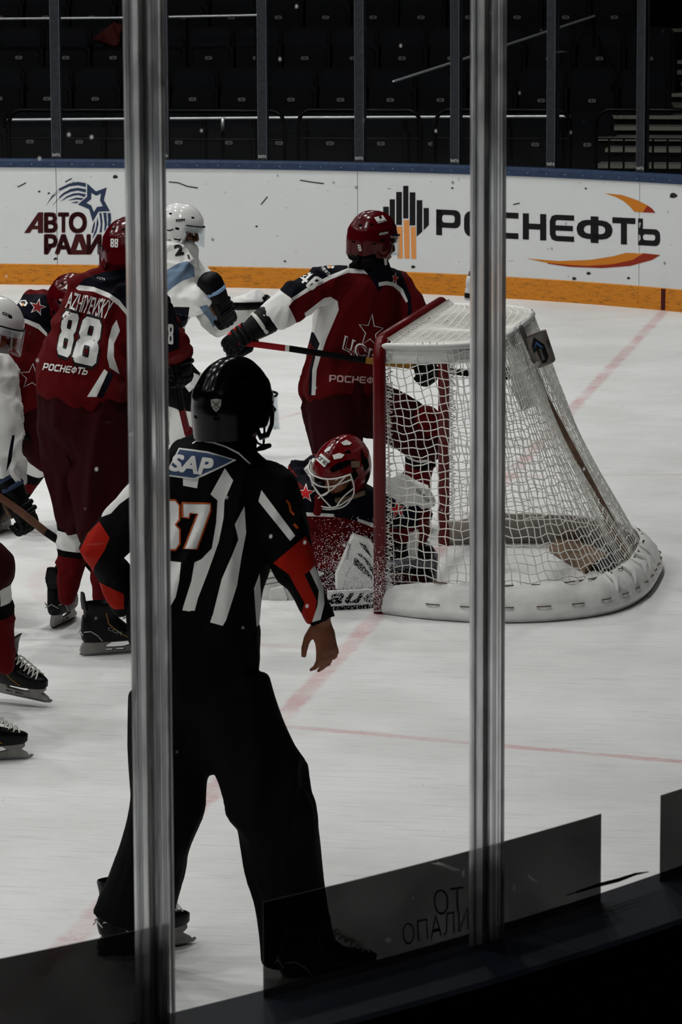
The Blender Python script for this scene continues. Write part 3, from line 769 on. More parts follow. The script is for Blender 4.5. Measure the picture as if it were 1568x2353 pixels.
for r in range(4):
    y, z = rows[r]; pl = Pl(Vector((0, y, 0)))
    x0 = None
    zc = z + .60
    # first seat centred under the photograph's plate
    d0 = pdir(plate0[r], 300); x0 = (CAM + d0 * ((y - CAM.y) / d0.y)).x
    for k in range(-1, 14):
        x = x0 + .485 * k
        if x > -.62: break
        if r == 0 and x > -1.0: break
        s = tag(empty('stadium_seat', (x, y, z)), 'black folding arena seat numbered %s in the %s row from the glass' % (_w[k + 1], ords[r]), 'seat', 'dark folding seats in the stand')
        for n, me in SEATP:
            c = bpy.data.objects.new(n, me); COL.objects.link(c); c.parent = s
            if n == 'number_plate':
                dg = bpy.data.objects.new('digits', digits(str(20 + k))); COL.objects.link(dg); dg.parent = c
M_CHR = mat('chrome_rail', (215, 216, 218), .38, .7); M_TUBE = mat('guard_tube', (16, 16, 18), .3, .5)
def tube_obj(name, pts, r, m, parent=None, n=10):
    bm = bmesh.new(); loft(bm, pts, [r] * len(pts), n=n); return obj(name, bm, m, parent)
def at_y(u, v, y):
    d = pdir(u, v); return CAM + d * ((y - CAM.y) / d.y)
h1 = tag(empty('hand_rail', at_y(650, 271, 15.75)), 'long bright steel rail in front of the lowest seat row', 'railing')
tube_obj('rail', [at_y(20, 276, 15.75), at_y(660, 271, 15.75), at_y(1308, 268, 15.75)], .017, M_CHR, h1)
for u in (140, 512, 960, 1302):
    tube_obj('post', [at_y(u, 272, 15.77), Vector((at_y(u, 272, 15.77).x, 15.77, -.06))], .014, M_TUBE, h1)
bm = bmesh.new(); q = at_y(512, 285, 15.73); box(bm, (q.x, q.y, q.z), (.03, .01, .13)); obj('bracket', bm, M_CHR, h1)
h2 = tag(empty('hand_rail', at_y(300, 41, 18.05)), 'bright steel rail higher in the stand at the upper left', 'railing')
tube_obj('rail', [at_y(-60, 44, 18.05), at_y(300, 41, 18.05), at_y(596, 35, 18.05)], .015, M_CHR, h2)
for u in (430, 590): tube_obj('post', [at_y(u, 38, 18.06), Vector((at_y(u, 38, 18.06).x, 18.06, .96))], .014, M_TUBE, h2)
h3 = tag(empty('hand_rail', at_y(1365, 40, 18.4)), 'slanting steel aisle handrail climbing beside the stairs', 'railing')
tube_obj('rail', [at_y(905, 188, 16.3), at_y(1080, 132, 17.0), at_y(1168, 103, 17.5), at_y(1366, 38, 18.4)], .016, M_CHR, h3)
q = at_y(1366, 40, 18.4); e1 = at_y(1322, 245, 16.9); tube_obj('post', [q, Vector((q.x - .02, 18.4, .97))], .016, M_TUBE, h3)
tube_obj('brace', [at_y(1376, 84, 18.2), at_y(1418, 236, 17.3)], .012, M_TUBE, h3)
for i, (a, b) in enumerate(((20, 655), (685, 968), (1000, 1312), (1370, 1600))):
    g_ = tag(empty('guard_frame', at_y((a + b) / 2, 330, 15.35)), ['wide dark tube guard frame behind the glass at far left', 'dark tube guard frame behind the middle glass panes', 'dark tube guard frame left of the stairs', 'dark tube guard frame across the foot of the stairs'][i], 'guard frame')
    A, B = at_y(a, 300, 15.35), at_y(b, 295, 15.35); zt = at_y(a + 20, 253, 15.35).z
    tube_obj('frame_tube', [Vector((A.x, 15.35, -.06)), Vector((A.x, 15.35, zt - .12)), Vector((A.x + .03, 15.35, zt - .04)), Vector((A.x + .1, 15.35, zt)), Vector((B.x - .1, 15.35, zt)), Vector((B.x - .03, 15.35, zt - .04)), Vector((B.x, 15.35, zt - .12)), Vector((B.x, 15.35, -.06))], .02, M_TUBE, g_)
    zm = at_y(a, 318, 15.35).z; tube_obj('mid_bar', [Vector((A.x, 15.35, zm)), Vector((B.x, 15.35, zm))], .008, M_TUBE, g_)
    if i == 3:
        for k in range(8): x = A.x + .12 + k * .13; tube_obj('baluster', [Vector((x, 15.35, zm)), Vector((x, 15.35, .0))], .01, M_TUBE, g_)
stairs = tag(empty('aisle_stairs', at_y(1480, 300, 15.9)), 'concrete aisle stairs with pale tread edges at the right', 'stairs', kind='structure')
ys = [372, 335, 309, 285, 259, 233, 208, 183, 157, 133, 104, 88, 60, 38]
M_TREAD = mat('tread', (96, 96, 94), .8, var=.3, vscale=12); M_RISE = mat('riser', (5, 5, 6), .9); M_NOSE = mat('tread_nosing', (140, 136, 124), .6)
for i in range(14):
    y = 15.75 + i * .425; q = at_y(1500, ys[i] + 3, y); xl = at_y(1392 if i % 2 else 1372, 300, y).x; xr = at_y(1720, 300, y).x; z = max(q.z, .1)
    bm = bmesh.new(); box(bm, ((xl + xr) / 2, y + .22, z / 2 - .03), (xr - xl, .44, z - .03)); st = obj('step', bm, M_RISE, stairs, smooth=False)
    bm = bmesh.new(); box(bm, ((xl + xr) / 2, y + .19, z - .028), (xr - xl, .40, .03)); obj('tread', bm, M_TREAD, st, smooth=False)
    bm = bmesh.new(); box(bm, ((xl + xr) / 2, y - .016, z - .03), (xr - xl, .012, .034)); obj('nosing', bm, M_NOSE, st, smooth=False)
# red cloth hung over a seat back at the upper left
pl = Vector((0, 18.3, 0)); cl = bmesh.new()
A, B, Cc, D = at_y(212, 90, 18.38), at_y(262, 50, 18.38), at_y(282, 58, 18.36), at_y(270, 112, 18.30)
gv = []
for i in range(9):
    row = []
    for j in range(9):
        s, t = i / 8, j / 8; p = A * (1 - s) * (1 - t) + B * s * (1 - t) + Cc * s * t + D * (1 - s) * t
        row.append(cl.verts.new(p + Vector((0, .02 * math.sin(s * 9 + t * 5), 0))))
    gv.append(row)
for i in range(8):
    for j in range(8): cl.faces.new((gv[i][j], gv[i + 1][j], gv[i + 1][j + 1], gv[i][j + 1]))
ex = bmesh.ops.extrude_face_region(cl, geom=list(cl.faces)); bmesh.ops.translate(cl, verts=[v for v in ex['geom'] if isinstance(v, bmesh.types.BMVert)], vec=(0, .012, 0))
tag(obj('red_flag', cl, mat('flag_red', (60, 8, 4), .8)), 'dark red flag draped over a seat back at the upper left', 'flag')

# ================================================================== THE GOAL
M_POST = mat('post_red', (92, 4, 9), .35, bump=.06, bscale=120, coat=.05)
M_NET = mat('net_cord', (238, 236, 230), .8)
M_VINYL = mat('skirt_vinyl', (234, 234, 231), .35, var=.12, vscale=14)
M_TAN = mat('skirt_inside_tan', (128, 104, 84), .8, var=.35, vscale=18)
M_LACE = mat('lace_dirty', (96, 84, 74), .8)
GOAL = tag(empty('hockey_goal', (0.4, 0, 0)), 'hockey goal with red posts and sagging white net on a white skirted base', 'goal')
PY, PH, PR = .945, 1.235, .029
bm = bmesh.new(); loft(bm, [(0, -PY, .0), (0, -PY, PH - .09), (0, -PY + .015, PH - .045), (0, -PY + .05, PH - .012), (0, -PY + .10, PH)], [PR] * 5, n=16, rnd=False); POSTN = obj('goal_post', bm, M_POST, GOAL)
bm = bmesh.new(); loft(bm, [(0, PY, .0), (0, PY, PH - .09), (0, PY - .015, PH - .045), (0, PY - .05, PH - .012), (0, PY - .10, PH)], [PR] * 5, n=16, rnd=False); obj('goal_post', bm, M_POST, GOAL)
bm = bmesh.new(); loft(bm, [(0, -PY + .10, PH), (0, PY - .10, PH)], [PR] * 2, n=16, rnd=False); obj('crossbar', bm, M_POST, GOAL)
def cat(P, n):
    """smooth curve through 3-D points"""
    out = []; N = len(P) - 1
    for i in range(N):
        p0, p1, p2, p3 = P[max(i - 1, 0)], P[i], P[i + 1], P[min(i + 2, N)]
        for k in range(n):
            t = k / n
            out.append(.5 * ((2 * p1) + (p2 - p0) * t + (2 * p0 - 5 * p1 + 4 * p2 - p3) * t * t + (3 * p1 - p0 - 3 * p2 + p3) * t ** 3))
    out.append(P[-1]); return out
def even(pts, n):
    L = [0]
    for a, b in zip(pts, pts[1:]): L.append(L[-1] + (b - a).length)
    out = []; j = 0
    for i in range(n):
        s = L[-1] * i / (n - 1)
        while j < len(L) - 2 and L[j + 1] < s: j += 1
        t = (s - L[j]) / max(1e-9, L[j + 1] - L[j]); out.append(pts[j].lerp(pts[j + 1], t))
    return out
half = [(0, -PY), (.22, -1.03), (.5, -1.08), (.78, -1.0), (1.0, -.78), (1.10, -.42), (1.12, 0)]
BASE = cat([Vector((x, y, 0)) for x, y in half] + [Vector((x, -y, 0)) for x, y in reversed(half[:-1])], 10)
halft = [(.02, -PY + .01), (.2, -.93), (.36, -.87), (.46, -.72), (.50, -.5), (.51, 0)]
TOP = cat([Vector((x, y, PH - .01)) for x, y in halft] + [Vector((x, -y, PH - .01)) for x, y in reversed(halft[:-1])], 10)
bm = bmesh.new(); loft(bm, [p + Vector((0, 0, -.014)) for p in even(TOP, 50)], [.013] * 50, n=10); obj('top_frame', bm, mat('frame_white', (210, 210, 208), .4), GOAL)
# netting: cords of the wrap-round panel and of the roof
NS = 84; NV = 29
tb, bb = even(TOP, NS), even(BASE, NS)
def wrap(s, v):
    i = min(int(s), NS - 2); f = s - i
    a = tb[i].lerp(tb[i + 1], f); b = bb[i].lerp(bb[i + 1], f); b = Vector((b.x - (b.x - .55) * .10, b.y * .93, .13))
    p = a.lerp(b, v); e = min(s, NS - 1 - s)
    sag = math.sin(math.pi * v) * min(1, e / 6) * .05
    c = Vector((.35, 0, p.z)); d = (c - p).normalized()
    p += d * sag
    p += Vector((noise.noise(Vector((s * .22, v * 3, 1))), noise.noise(Vector((s * .22, v * 3, 5))), noise.noise(Vector((s * .22, v * 3, 9))))) * .016 * min(1, e / 3 + .15)
    return p
def cord(bm, pts, r=.0027):
    loft(bm, pts, [r] * len(pts), n=5, rnd=False, cap=False)
bm = bmesh.new()
for i in range(0, NS):                                             # cords running down
    pts = []
    for k in range(NV + 1):
        v = k / NV; sh = max(0, 1 - v * 1.7) * max(0, 1 - i / 26.0) * 3.2     # pulled towards the post near the top
        pts.append(wrap(max(0, min(NS - 1, i - sh * .55 + .12 * math.sin(k * 2.1 + i))), v))
    cord(bm, pts)
for k in range(1, NV + 1):                                         # cords running round
    pts = []
    for i in range(NS):
        e = i / 24.0; sl = max(0, 1 - k / NV * 1.25) * max(0, 1 - abs(e - .35) * .9) if i < 45 else 0
        v = k / NV + sl * (.055 - .10 * min(1, i / 20.0)) + .006 * math.sin(i * 1.9 + k)
        pts.append(wrap(i, max(0, min(1, v))))
    cord(bm, pts)
tag(obj('netting', bm, M_NET, GOAL), kind='stuff')
bm = bmesh.new()
def roof(s, t):
    """s along the crossbar 0..1, t from the crossbar to the back bar"""
    y = -PY + .02 + s * (2 * PY - .04); x1 = 0.02
    for a, b in zip(TOP, TOP[1:]):
        if (a.y <= y <= b.y): x1 = a.x + (b.x - a.x) * ((y - a.y) / max(1e-6, b.y - a.y)); break
    z = PH - .012 - .035 * math.sin(math.pi * t) * math.sin(math.pi * s) * (.6 + .4 * math.sin(s * 14))
    return Vector((.042 + max(0, x1 - .042) * t, y, z - .004))
for i in range(52):
    s = i / 51; cord(bm, [roof(min(1, max(0, s + .004 * math.sin(k * 3.14 + i))), k / 12) for k in range(13)], .0032)
for k in range(1, 14): cord(bm, [roof(s / 40, min(1, k / 13)) for s in range(41)], .003)
tag(obj('roof_netting', bm, M_NET, GOAL), kind='stuff')
# lacing that binds the net to posts and crossbar
for sy in (-1, 1):
    bm = bmesh.new()
    for i in range(64):
        z = .12 + i * .0167; y = sy * PY
        a = i * 1.9 + random.random()
        cord(bm, [Vector((.03 + .006 * math.sin(a), y + .012, z)), Vector((.052 + .01 * math.cos(a * 2.1), y - sy * .004, z + .012)), Vector((.034, y - .014, z + .021)), Vector((.05 + .008 * math.sin(a * 3), y, z + .008 + .01 * math.sin(a)))], .0026)
    obj('post_lacing', bm, M_NET, GOAL)
bm = bmesh.new()
for i in range(90):
    y = -PY + .06 + i * .0203; a = i * 2.3
    cord(bm, [Vector((.026, y, PH + .010)), Vector((.034, y + .006, PH + .001)), Vector((.042 + .006 * math.sin(a), y + .010, PH - .004)), Vector((.052 + .008 * math.cos(a), y + .004, PH - .008))], .0024)
obj('crossbar_lacing', bm, M_NET, GOAL)
# white pad along the top frame, inside the net
bm = bmesh.new(); q = even(TOP, 60)
loft(bm, [p + Vector((0, 0, -.045)) + (Vector((.3, 0, p.z)) - p).normalized() * .012 for p in q], [(.01, .046)] * 60, side=None, n=12); obj('top_pad', bm, M_VINYL, GOAL)
# base tube and skirt
nB = 120; eb = even(BASE, nB)
def outn(i):
    t = (eb[min(i + 1, nB - 1)] - eb[max(i - 1, 0)]).normalized(); return Vector((-t.y, t.x, 0)) * -1
cen = Vector((.45, 0, 0))
bm = bmesh.new(); rings = []
for i in range(nB):
    n = outn(i)
    if n.dot(eb[i] - cen) < 0: n = -n
    sc = min(1, i / 8, (nB - 1 - i) / 8)
    w = .018 * math.sin(i * .55) * (abs(math.sin(i * .16)) ** 2) * sc
    prof = [(.035, .004), (.05, .03), (.048, .052), (.038, .06), (.034, .085), (.004 + w, .125), (-.05 + w * .6, .16 + w * .7), (-.062, .157), (-.03, .10), (-.01, .004)]
    rings.append([bm.verts.new(eb[i] + n * (o * (.35 + .65 * sc)) + Vector((0, 0, z * (.75 + .25 * sc)))) for o, z in prof])
for i in range(nB - 1):
    for j in range(10):
        f = bm.faces.new((rings[i][j], rings[i + 1][j], rings[i + 1][(j + 1) % 10], rings[i][(j + 1) % 10])); f.material_index = 1 if j in (7, 8) else 0
bm.faces.new(rings[0]); bm.faces.new(list(reversed(rings[-1])))
obj('base_skirt', bm, [M_VINYL, mat('skirt_lining', (168, 160, 152), .7, var=.25, vscale=16)], GOAL)
for i in range(8, nB - 8, 5):                                      # stitches of the skirt lacing
    for (o, z) in ((.040, .073), (-.046, .158)):
        n = outn(i); n = -n if n.dot(eb[i] - cen) < 0 else n
        bm = bmesh.new(); a, b = eb[i], eb[i + 2]
        loft(bm, [a + n * o + Vector((0, 0, z)), (a + b) / 2 + n * (o + .006) + Vector((0, 0, z)), b + n * o + Vector((0, 0, z))], [.0028, .003, .0028], n=6); obj('stitch', bm, M_LACE, GOAL)
# folds puffing out of the skirt
for i, h in ((44, .05), (50, .055), (55, .05), (37, .04), (62, .035)):
    n = outn(i); n = -n if n.dot(eb[i] - cen) < 0 else n
    bm = bmesh.new(); a = eb[i] + n * .028 + Vector((0, 0, .095)); b = eb[i + 1] + n * -.045 + Vector((0, 0, .165))
    loft(bm, [a, (a + b) / 2 + n * h * .5 + Vector((0, 0, h * .35)), b], [.006, .018, .008], n=8); obj('skirt_fold', bm, M_VINYL, GOAL)
# tan flaps and inner bar lying on the ice inside the goal
bm = bmesh.new(); c4 = [gnd(1263, 1270), gnd(1288, 1236), gnd(1398, 1288), gnd(1345, 1320)]
for z in (.004, .03): pass
vs = [bm.verts.new(p + Vector((0, 0, z))) for z in (.006, .032) for p in c4]
for f in ((0, 1, 2, 3), (7, 6, 5, 4), (0, 4, 5, 1), (1, 5, 6, 2), (2, 6, 7, 3), (3, 7, 4, 0)): bm.faces.new([vs[i] for i in f])
obj('base_flap', bm, M_TAN, GOAL, smooth=False)
bm = bmesh.new(); a, b = gnd(1080, 1205), gnd(1294, 1216); loft(bm, [a + Vector((0, 0, .03)), b + Vector((0, 0, .03))], [(.02, .03)] * 2, n=8, rnd=False); obj('base_bar', bm, M_TAN, GOAL)
bm = bmesh.new(); c4 = [gnd(1362, 1310), gnd(1400, 1268), gnd(1452, 1256), gnd(1458, 1272), gnd(1392, 1318)]  # dark sheet standing in for the shade inside the rear of the skirt
vs = [bm.verts.new(p + Vector((0, 0, z))) for z in (.004, .02) for p in c4]
bm.faces.new(vs[:5]); bm.faces.new(list(reversed(vs[5:])))
for i in range(5): bm.faces.new((vs[i], vs[5 + i], vs[5 + (i + 1) % 5], vs[(i + 1) % 5]))
obj('skirt_shade', bm, M_GASK, GOAL, smooth=False)
# slanting padded stay at the back, seen as a darker band through the net
bm = bmesh.new(); a, b = Vector((.47, -.05, PH - .06)), Vector((1.03, .03, .12)); loft(bm, [a, a.lerp(b, .5), b], [(.05, .02)] * 3, side=(0, 1, 0), n=10); obj('back_stay', bm, M_TAN, GOAL)
bm = bmesh.new()
pl = Pl(Vector((.5, -.35, 0))); q = [pl(1165, 800, .1), pl(1172, 770, .1), pl(1205, 800, .1), pl(1238, 930, .1), pl(1200, 945, .1), pl(1178, 900, .1)]
vs = [bm.verts.new(p) for p in q]; bm.faces.new(vs); ex = bmesh.ops.extrude_face_region(bm, geom=list(bm.faces)); bmesh.ops.translate(bm, verts=[v for v in ex['geom'] if isinstance(v, bmesh.types.BMVert)], vec=F_ * .01)
obj('net_patch', bm, mat('patch_white', (196, 196, 192), .7), GOAL)
# bottle holder hung on the back of the net
pl = Pl(Vector((.66, -.05, 0)))
HOLD = tag(empty('bottle_holder', pl(1247, 845)), 'grey bottle holder with black arrow print hooked on the back of the net', 'bottle holder')
top, bot = pl(1228, 768), pl(1254, 838); ax = (top - bot).normalized()
bm = bmesh.new(); prof = [(bot, .046), (bot + ax * .006, .053), (bot + ax * .03, .055), (top - ax * .01, .059), (top, .060), (top - ax * .004, .056), (bot + ax * .02, .05)]
rings = []; M = frame(bot, ax.cross(R_), ax)
for p, r in prof:
    rings.append([bm.verts.new(p + (M.to_3x3() @ Vector((math.cos(k * math.pi / 12), math.sin(k * math.pi / 12), 0))) * r) for k in range(24)])
for a, b in zip(rings, rings[1:]):
    for k in range(24): bm.faces.new((a[k], a[(k + 1) % 24], b[(k + 1) % 24], b[k]))
bm.faces.new(rings[0]); bm.faces.new(rings[-1])
HB = obj('cup', bm, mat('holder_grey', (132, 124, 118), .6, var=.15, vscale=30), HOLD, autosmooth=40)
Zb = lambda x, y: (1140 + x / 8.71, 660 + y / 8.71)
decal('arrow_print', [polypx([Zb(*p) for p in ((757, 995), (970, 1150), (1055, 1390), (1015, 1500), (930, 1530), (815, 1270), (765, 1325), (718, 1185))])], M_BLK, HB, HOLD, off=.002, step=8)
decal('chevron_print', [polypx([Zb(*p) for p in ((810, 1085), (955, 1215), (900, 1205), (815, 1140), (765, 1260), (785, 1160))])], mat('print_blue', (66, 104, 160), .5), HB, HOLD, off=.0035, step=8)
decal('word_print', [textpx('POWER', Zb(905, 1230), Zb(985, 1450), Zb(935, 1475), Zb(860, 1255), .01)], M_TXTG, HB, HOLD, off=.004, step=8)
decal('side_print', [textpx('EN', Zb(1045, 1060), Zb(1085, 1210), Zb(1050, 1200), Zb(1008, 1080), .02)], M_BLK, HB, HOLD, off=.002, step=8)
tube_obj('hook_strap', [pl(1198, 752, -.02), pl(1206, 775, -.03), pl(1212, 800, -.02)], .012, mat('strap_grey', (90, 86, 84), .7), HOLD)
tube_obj('hook_strap', [pl(1222, 838, -.03), pl(1232, 842, -.06), pl(1236, 836, -.05)], .012, mat('strap_white', (190, 188, 184), .7), HOLD)
# white water bottle standing on the goal roof, half behind the clear strip
p0 = Vector((.25, .30, PH + .01)); pb = Pl(p0); b0 = pb(1086, 690); b1 = pb(1090, 634)
BT = tag(empty('water_bottle', b0), 'white squeeze bottle on the goal roof half hidden by the clear strip', 'bottle')
ax = (b1 - b0).normalized(); bm = bmesh.new(); h = (b1 - b0).length
loft(bm, [b0, b0 + ax * .004, b0 + ax * h * .45, b0 + ax * h * .5, b0 + ax * h * .62, b0 + ax * h * .95, b0 + ax * h], [.036, .039, .039, .035, .039, .036, .026], n=20, rnd=False); obj('bottle_body', bm, mat('bottle_white', (214, 216, 218), .35), BT)
bm = bmesh.new(); loft(bm, [b0 + ax * h, b0 + ax * (h + .02), b0 + ax * (h + .024), b0 + ax * (h + .05)], [.028, .026, .012, .008], n=16, rnd=False); obj('bottle_cap', bm, M_BLK, BT)
bm = bmesh.new(); loft(bm, [b0 + ax * h * .1, b0 + ax * h * .3], [.0395, .0395], n=20, rnd=False, cap=False); obj('bottle_band', bm, M_BLK, BT)

# ================================================================== PEOPLE: shared builders
M_SKIN = mat('skin', (138, 86, 62), .6, bump=.1, bscale=400, var=.12, vscale=20)
M_HAIR = mat('hair_dark', (12, 8, 6), .7, spec=.1)
M_RED = mat('jersey_red', (84, 2, 6), .85, bump=.25, bscale=420, spec=.12)
M_PANT = mat('pants_maroon', (44, 2, 6), .85, bump=.2, bscale=350, spec=.1)
M_NVY = mat('jersey_navy', (10, 12, 22), .85, bump=.25, bscale=420, spec=.08)
M_WHT = mat('jersey_white', (224, 224, 221), .8, bump=.25, bscale=420, spec=.15)
M_SKY = mat('jersey_sky', (106, 126, 150), .8, bump=.25, bscale=420, spec=.15)
M_BK = mat('cloth_black', (5, 5, 6), .85, bump=.25, bscale=420, spec=.08)
M_BKL = mat('leather_black', (4, 4, 5), .5, spec=.12, bump=.2, bscale=200)
M_ORA = mat('band_orange', (158, 22, 3), .8, bump=.25, bscale=420, spec=.15)
M_PALM = mat('palm_tan', (112, 92, 74), .8, var=.3, vscale=40)
M_HELR = mat('helmet_red', (74, 2, 10), .18, coat=.0, spec=.3)
M_HELW = mat('helmet_white', (214, 214, 212), .2, coat=.5)
M_HELK = mat('helmet_black', (3, 3, 4), .18, coat=.0, spec=.2)
M_VENT = mat('vent_dark', (3, 3, 3), .9, spec=.05)
M_STRAP = mat('strap_black', (6, 6, 6), .5, spec=.15); M_STRW = mat('strap_white_web', (208, 206, 200), .6)
M_BOOT = mat('boot_black', (4, 4, 5), .4, spec=.15, bump=.1, bscale=150); M_TRIM = mat('boot_trim', (150, 150, 150), .5); M_GOLD = mat('boot_gold', (150, 106, 40), .4)
M_HOLD = mat('holder_plastic', (150, 146, 142), .45, var=.2, vscale=30); M_STEEL = mat('blade_steel', (120, 120, 122), .25, 1.0)
M_VIS = glass_mat('visor_clear', (.90, .92, .93, 1), .10)
M_EYE = mat('eye_white', (200, 196, 190), .3); M_IRIS = mat('eye_iris', (30, 22, 18), .3); M_LIP = mat('lip', (128, 66, 58), .5)

def head_shape(bm, M, ears=True):
    ell(bm, (0, -.008, .035), (.074, .092, .098), M); ell(bm, (0, .025, -.045), (.056, .066, .068), M)
    ell(bm, (0, .062, -.088), (.026, .024, .022), M); ell(bm, (0, .075, .028), (.052, .016, .014), M)
    loft(bm, [(0, .086, .022), (0, .104, -.006), (0, .112, -.026), (0, .092, -.034)], [.009, .012, .015, .01], n=8, M=M)
    for s in (-1, 1):
        ell(bm, (s * .013, .098, -.030), (.010, .010, .009), M, 8, 6); ell(bm, (s * .042, .062, -.018), (.022, .022, .022), M, 10, 8)
        if ears:
            ell(bm, (s * .079, -.006, -.008), (.011, .022, .034), M, 10, 8); ell(bm, (s * .077, .002, -.034), (.008, .010, .012), M, 8, 6)
    ell(bm, (0, .088, -.056), (.024, .010, .007), M, 10, 6); ell(bm, (0, .086, -.068), (.020, .010, .007), M, 10, 6)
    loft(bm, [(0, -.012, -.05), (0, -.018, -.10), (0, -.022, -.14)], [.052, .053, .058], n=12, M=M)
def face_bits(M, par):
    for s in (-1, 1):
        bm = bmesh.new(); ell(bm, (s * .030, .078, .012), (.013, .011, .010), M, 10, 8); e = obj('eye', bm, M_EYE, par)
        bm = bmesh.new(); ell(bm, (s * .030, .087, .012), (.006, .004, .006), M, 8, 6); obj('iris', bm, M_IRIS, par)
        bm = bmesh.new(); loft(bm, [(s * .014, .092, .030), (s * .032, .090, .035), (s * .050, .078, .030)], [.004, .005, .003], n=6, M=M); obj('eyebrow', bm, M_HAIR, par)
    bm = bmesh.new(); ell(bm, (0, .0935, -.058), (.021, .006, .004), M, 10, 6); ell(bm, (0, .0915, -.066), (.018, .006, .004), M, 10, 6); obj('lips', bm, M_LIP, par)

def helmet(M, m, par, visor=True, strap=M_STRAP, k=1.0, chin=True):
    """ice hockey helmet: two-piece shell with vents, ear loops, chin strap and visor"""
    NT, NP = 72, 26; bm = bmesh.new(); rows = []
    def rim(th):                      # rim height by direction, 0 = front
        a = abs(((th + 180) % 360) - 180)
        pts = [(0, .040), (38, .034), (58, .020), (68, -.030), (80, -.046), (96, -.046), (108, -.060), (130, -.075), (180, -.078)]
        for (a0, z0), (a1, z1) in zip(pts, pts[1:]):
            if a <= a1: t = (a - a0) / (a1 - a0); t = t * t * (3 - 2 * t); return z0 + (z1 - z0) * t
        return pts[-1][1]
    dark = []
    for ip in range(NP + 1):
        row = []
        for it in range(NT):
            th = 360.0 * it / NT; zr = rim(th); a = math.radians(th)
            t = ip / NP; ph0 = t * math.pi / 2
            z = .148 * math.cos(min(1, t * 1.5) * math.pi / 2) if t < .666 else (t - .666) / .334 * zr
            rr = math.sin(min(1, t * 1.5) * math.pi / 2) ** .82 if t < .666 else 1.0 - .05 * ((t - .666) / .334) * (1 if zr < 0 else 0)
            ax, ay = .107, .134
            x, y = math.sin(a) * ax * rr, math.cos(a) * ay * rr
            # raised crown, side ridge and rear overlap
            g = 1.0
            if abs(x) < .034 and z > .05: g += .05 * math.exp(-(x / .028) ** 4)
            g += .028 * math.exp(-((z - .062 - .02 * y / .13) / .010) ** 2)
            g += .03 * max(0, min(1, (-.01 - y) / .03)) * max(0, min(1, (.085 - z) / .02))
            g += .02 * max(0, min(1, (y - .05) / .02)) * math.exp(-((z - .04) / .016) ** 2)
            row.append((Vector((x * g, y * g, .012 + z * (1 + (g - 1) * .6))), it, t))
        rows.append(row)
    V = [[bm.verts.new(M @ (p * k)) for p, _, _ in r] for r in rows]
    vents = [(25, .50, 5, .03), (335, .50, 5, .03), (48, .42, 5, .03), (312, .42, 5, .03), (70, .50, 4, .03), (290, .50, 4, .03), (150, .45, 5, .035), (210, .45, 5, .035), (120, .40, 5, .03), (240, .40, 5, .03),
             (90, .62, 4, .03), (270, .62, 4, .03), (160, .72, 4, .03), (200, .72, 4, .03), (110, .72, 5, .025), (250, .72, 5, .025)]
    for ip in range(NP):
        for it in range(NT):
            j = (it + 1) % NT
            try: f = bm.faces.new((V[ip][it], V[ip][j], V[ip + 1][j], V[ip + 1][it]))
            except ValueError: continue
            th = 360.0 * (it + .5) / NT; t = (ip + .5) / NP
            for vt, vp, wt, wp in vents:
                if abs(((th - vt + 180) % 360) - 180) < wt and abs(t - vp) < wp * .62: f.material_index = 1
    bmesh.ops.remove_doubles(bm, verts=bm.verts, dist=1e-5)
    vf = [f for f in bm.faces if f.material_index == 1]
    cen = M @ Vector((0, 0, 0))
    ext = bmesh.ops.extrude_discrete_faces(bm, faces=vf) if False else None
    inner = {}
    for v in set(v for f in vf for v in f.verts):
        if all(f.material_index == 1 for f in v.link_faces): v.co = v.co + (cen - v.co).normalized() * .008
    # thickness
    fs = list(bm.faces); mp = {v: bm.verts.new(v.co + (cen - v.co).normalized() * .014) for v in list(bm.verts)}
    for f in fs: bm.faces.new([mp[v] for v in reversed(f.verts)]).material_index = 1
    for e in [e for e in bm.edges if len(e.link_faces) == 1 and e.verts[0] in mp and e.verts[1] in mp]:
        a, b = e.verts
        try: bm.faces.new((a, b, mp[b], mp[a])).material_index = 0
        except ValueError: pass
    h = obj('helmet', bm, [m, M_VENT], par, autosmooth=48)
    Mk = M @ Matrix.Scale(k, 4)
    for s in (-1, 1):                 # ear loops
        bm = bmesh.new(); loft(bm, [(s * .100, .055, .02), (s * .103, .046, -.03), (s * .100, .03, -.058), (s * .100, -.005, -.06), (s * .101, -.02, -.04)], [(.004, .010)] * 5, n=8, M=Mk); obj('ear_loop', bm, m, h)
        bm = bmesh.new(); loft(bm, [(s * .105, .056, .012), (s * .108, .056, .012)], [.008, .006], n=10, M=Mk, rnd=False); obj('screw', bm, M_STEEL, h)
    if chin:
        bm = bmesh.new(); loft(bm, [(.100, .028, -.058), (.078, .05, -.10), (.03, .078, -.122), (0, .086, -.126), (-.03, .078, -.122), (-.078, .05, -.10), (-.100, .028, -.058)], [(.003, .009)] * 7, n=8, M=Mk); obj('chin_strap', bm, strap, h)
    if visor:
        bm = bmesh.new(); nv, nu = 6, 26; Q = []
        for inn in (0, .003):
            for i in range(nv + 1):
                z = .052 - i / nv * .115; row = []
                for j in range(nu + 1):
                    a = math.radians(-74 + 148 * j / nu); r = 1.0 + .12 * (i / nv) * math.cos(a) - inn / .12
                    zz = z + (.030 * (abs(a) / 1.29) ** 2 if i == nv else 0)
                    row.append(bm.verts.new(Mk @ Vector((math.sin(a) * .119 * (r - .04 * i / nv), math.cos(a) * .142 * r, zz))))
                Q.append(row)
        n1 = nv + 1
        for b in (0, n1):
            for i in range(nv):
                for j in range(nu): bm.faces.new((Q[b + i][j], Q[b + i][j + 1], Q[b + i + 1][j + 1], Q[b + i + 1][j]))
        for j in range(nu):
            bm.faces.new((Q[0][j], Q[n1][j], Q[n1][j + 1], Q[0][j + 1])); bm.faces.new((Q[nv][j], Q[n1 + nv][j], Q[n1 + nv][j + 1], Q[nv][j + 1]))
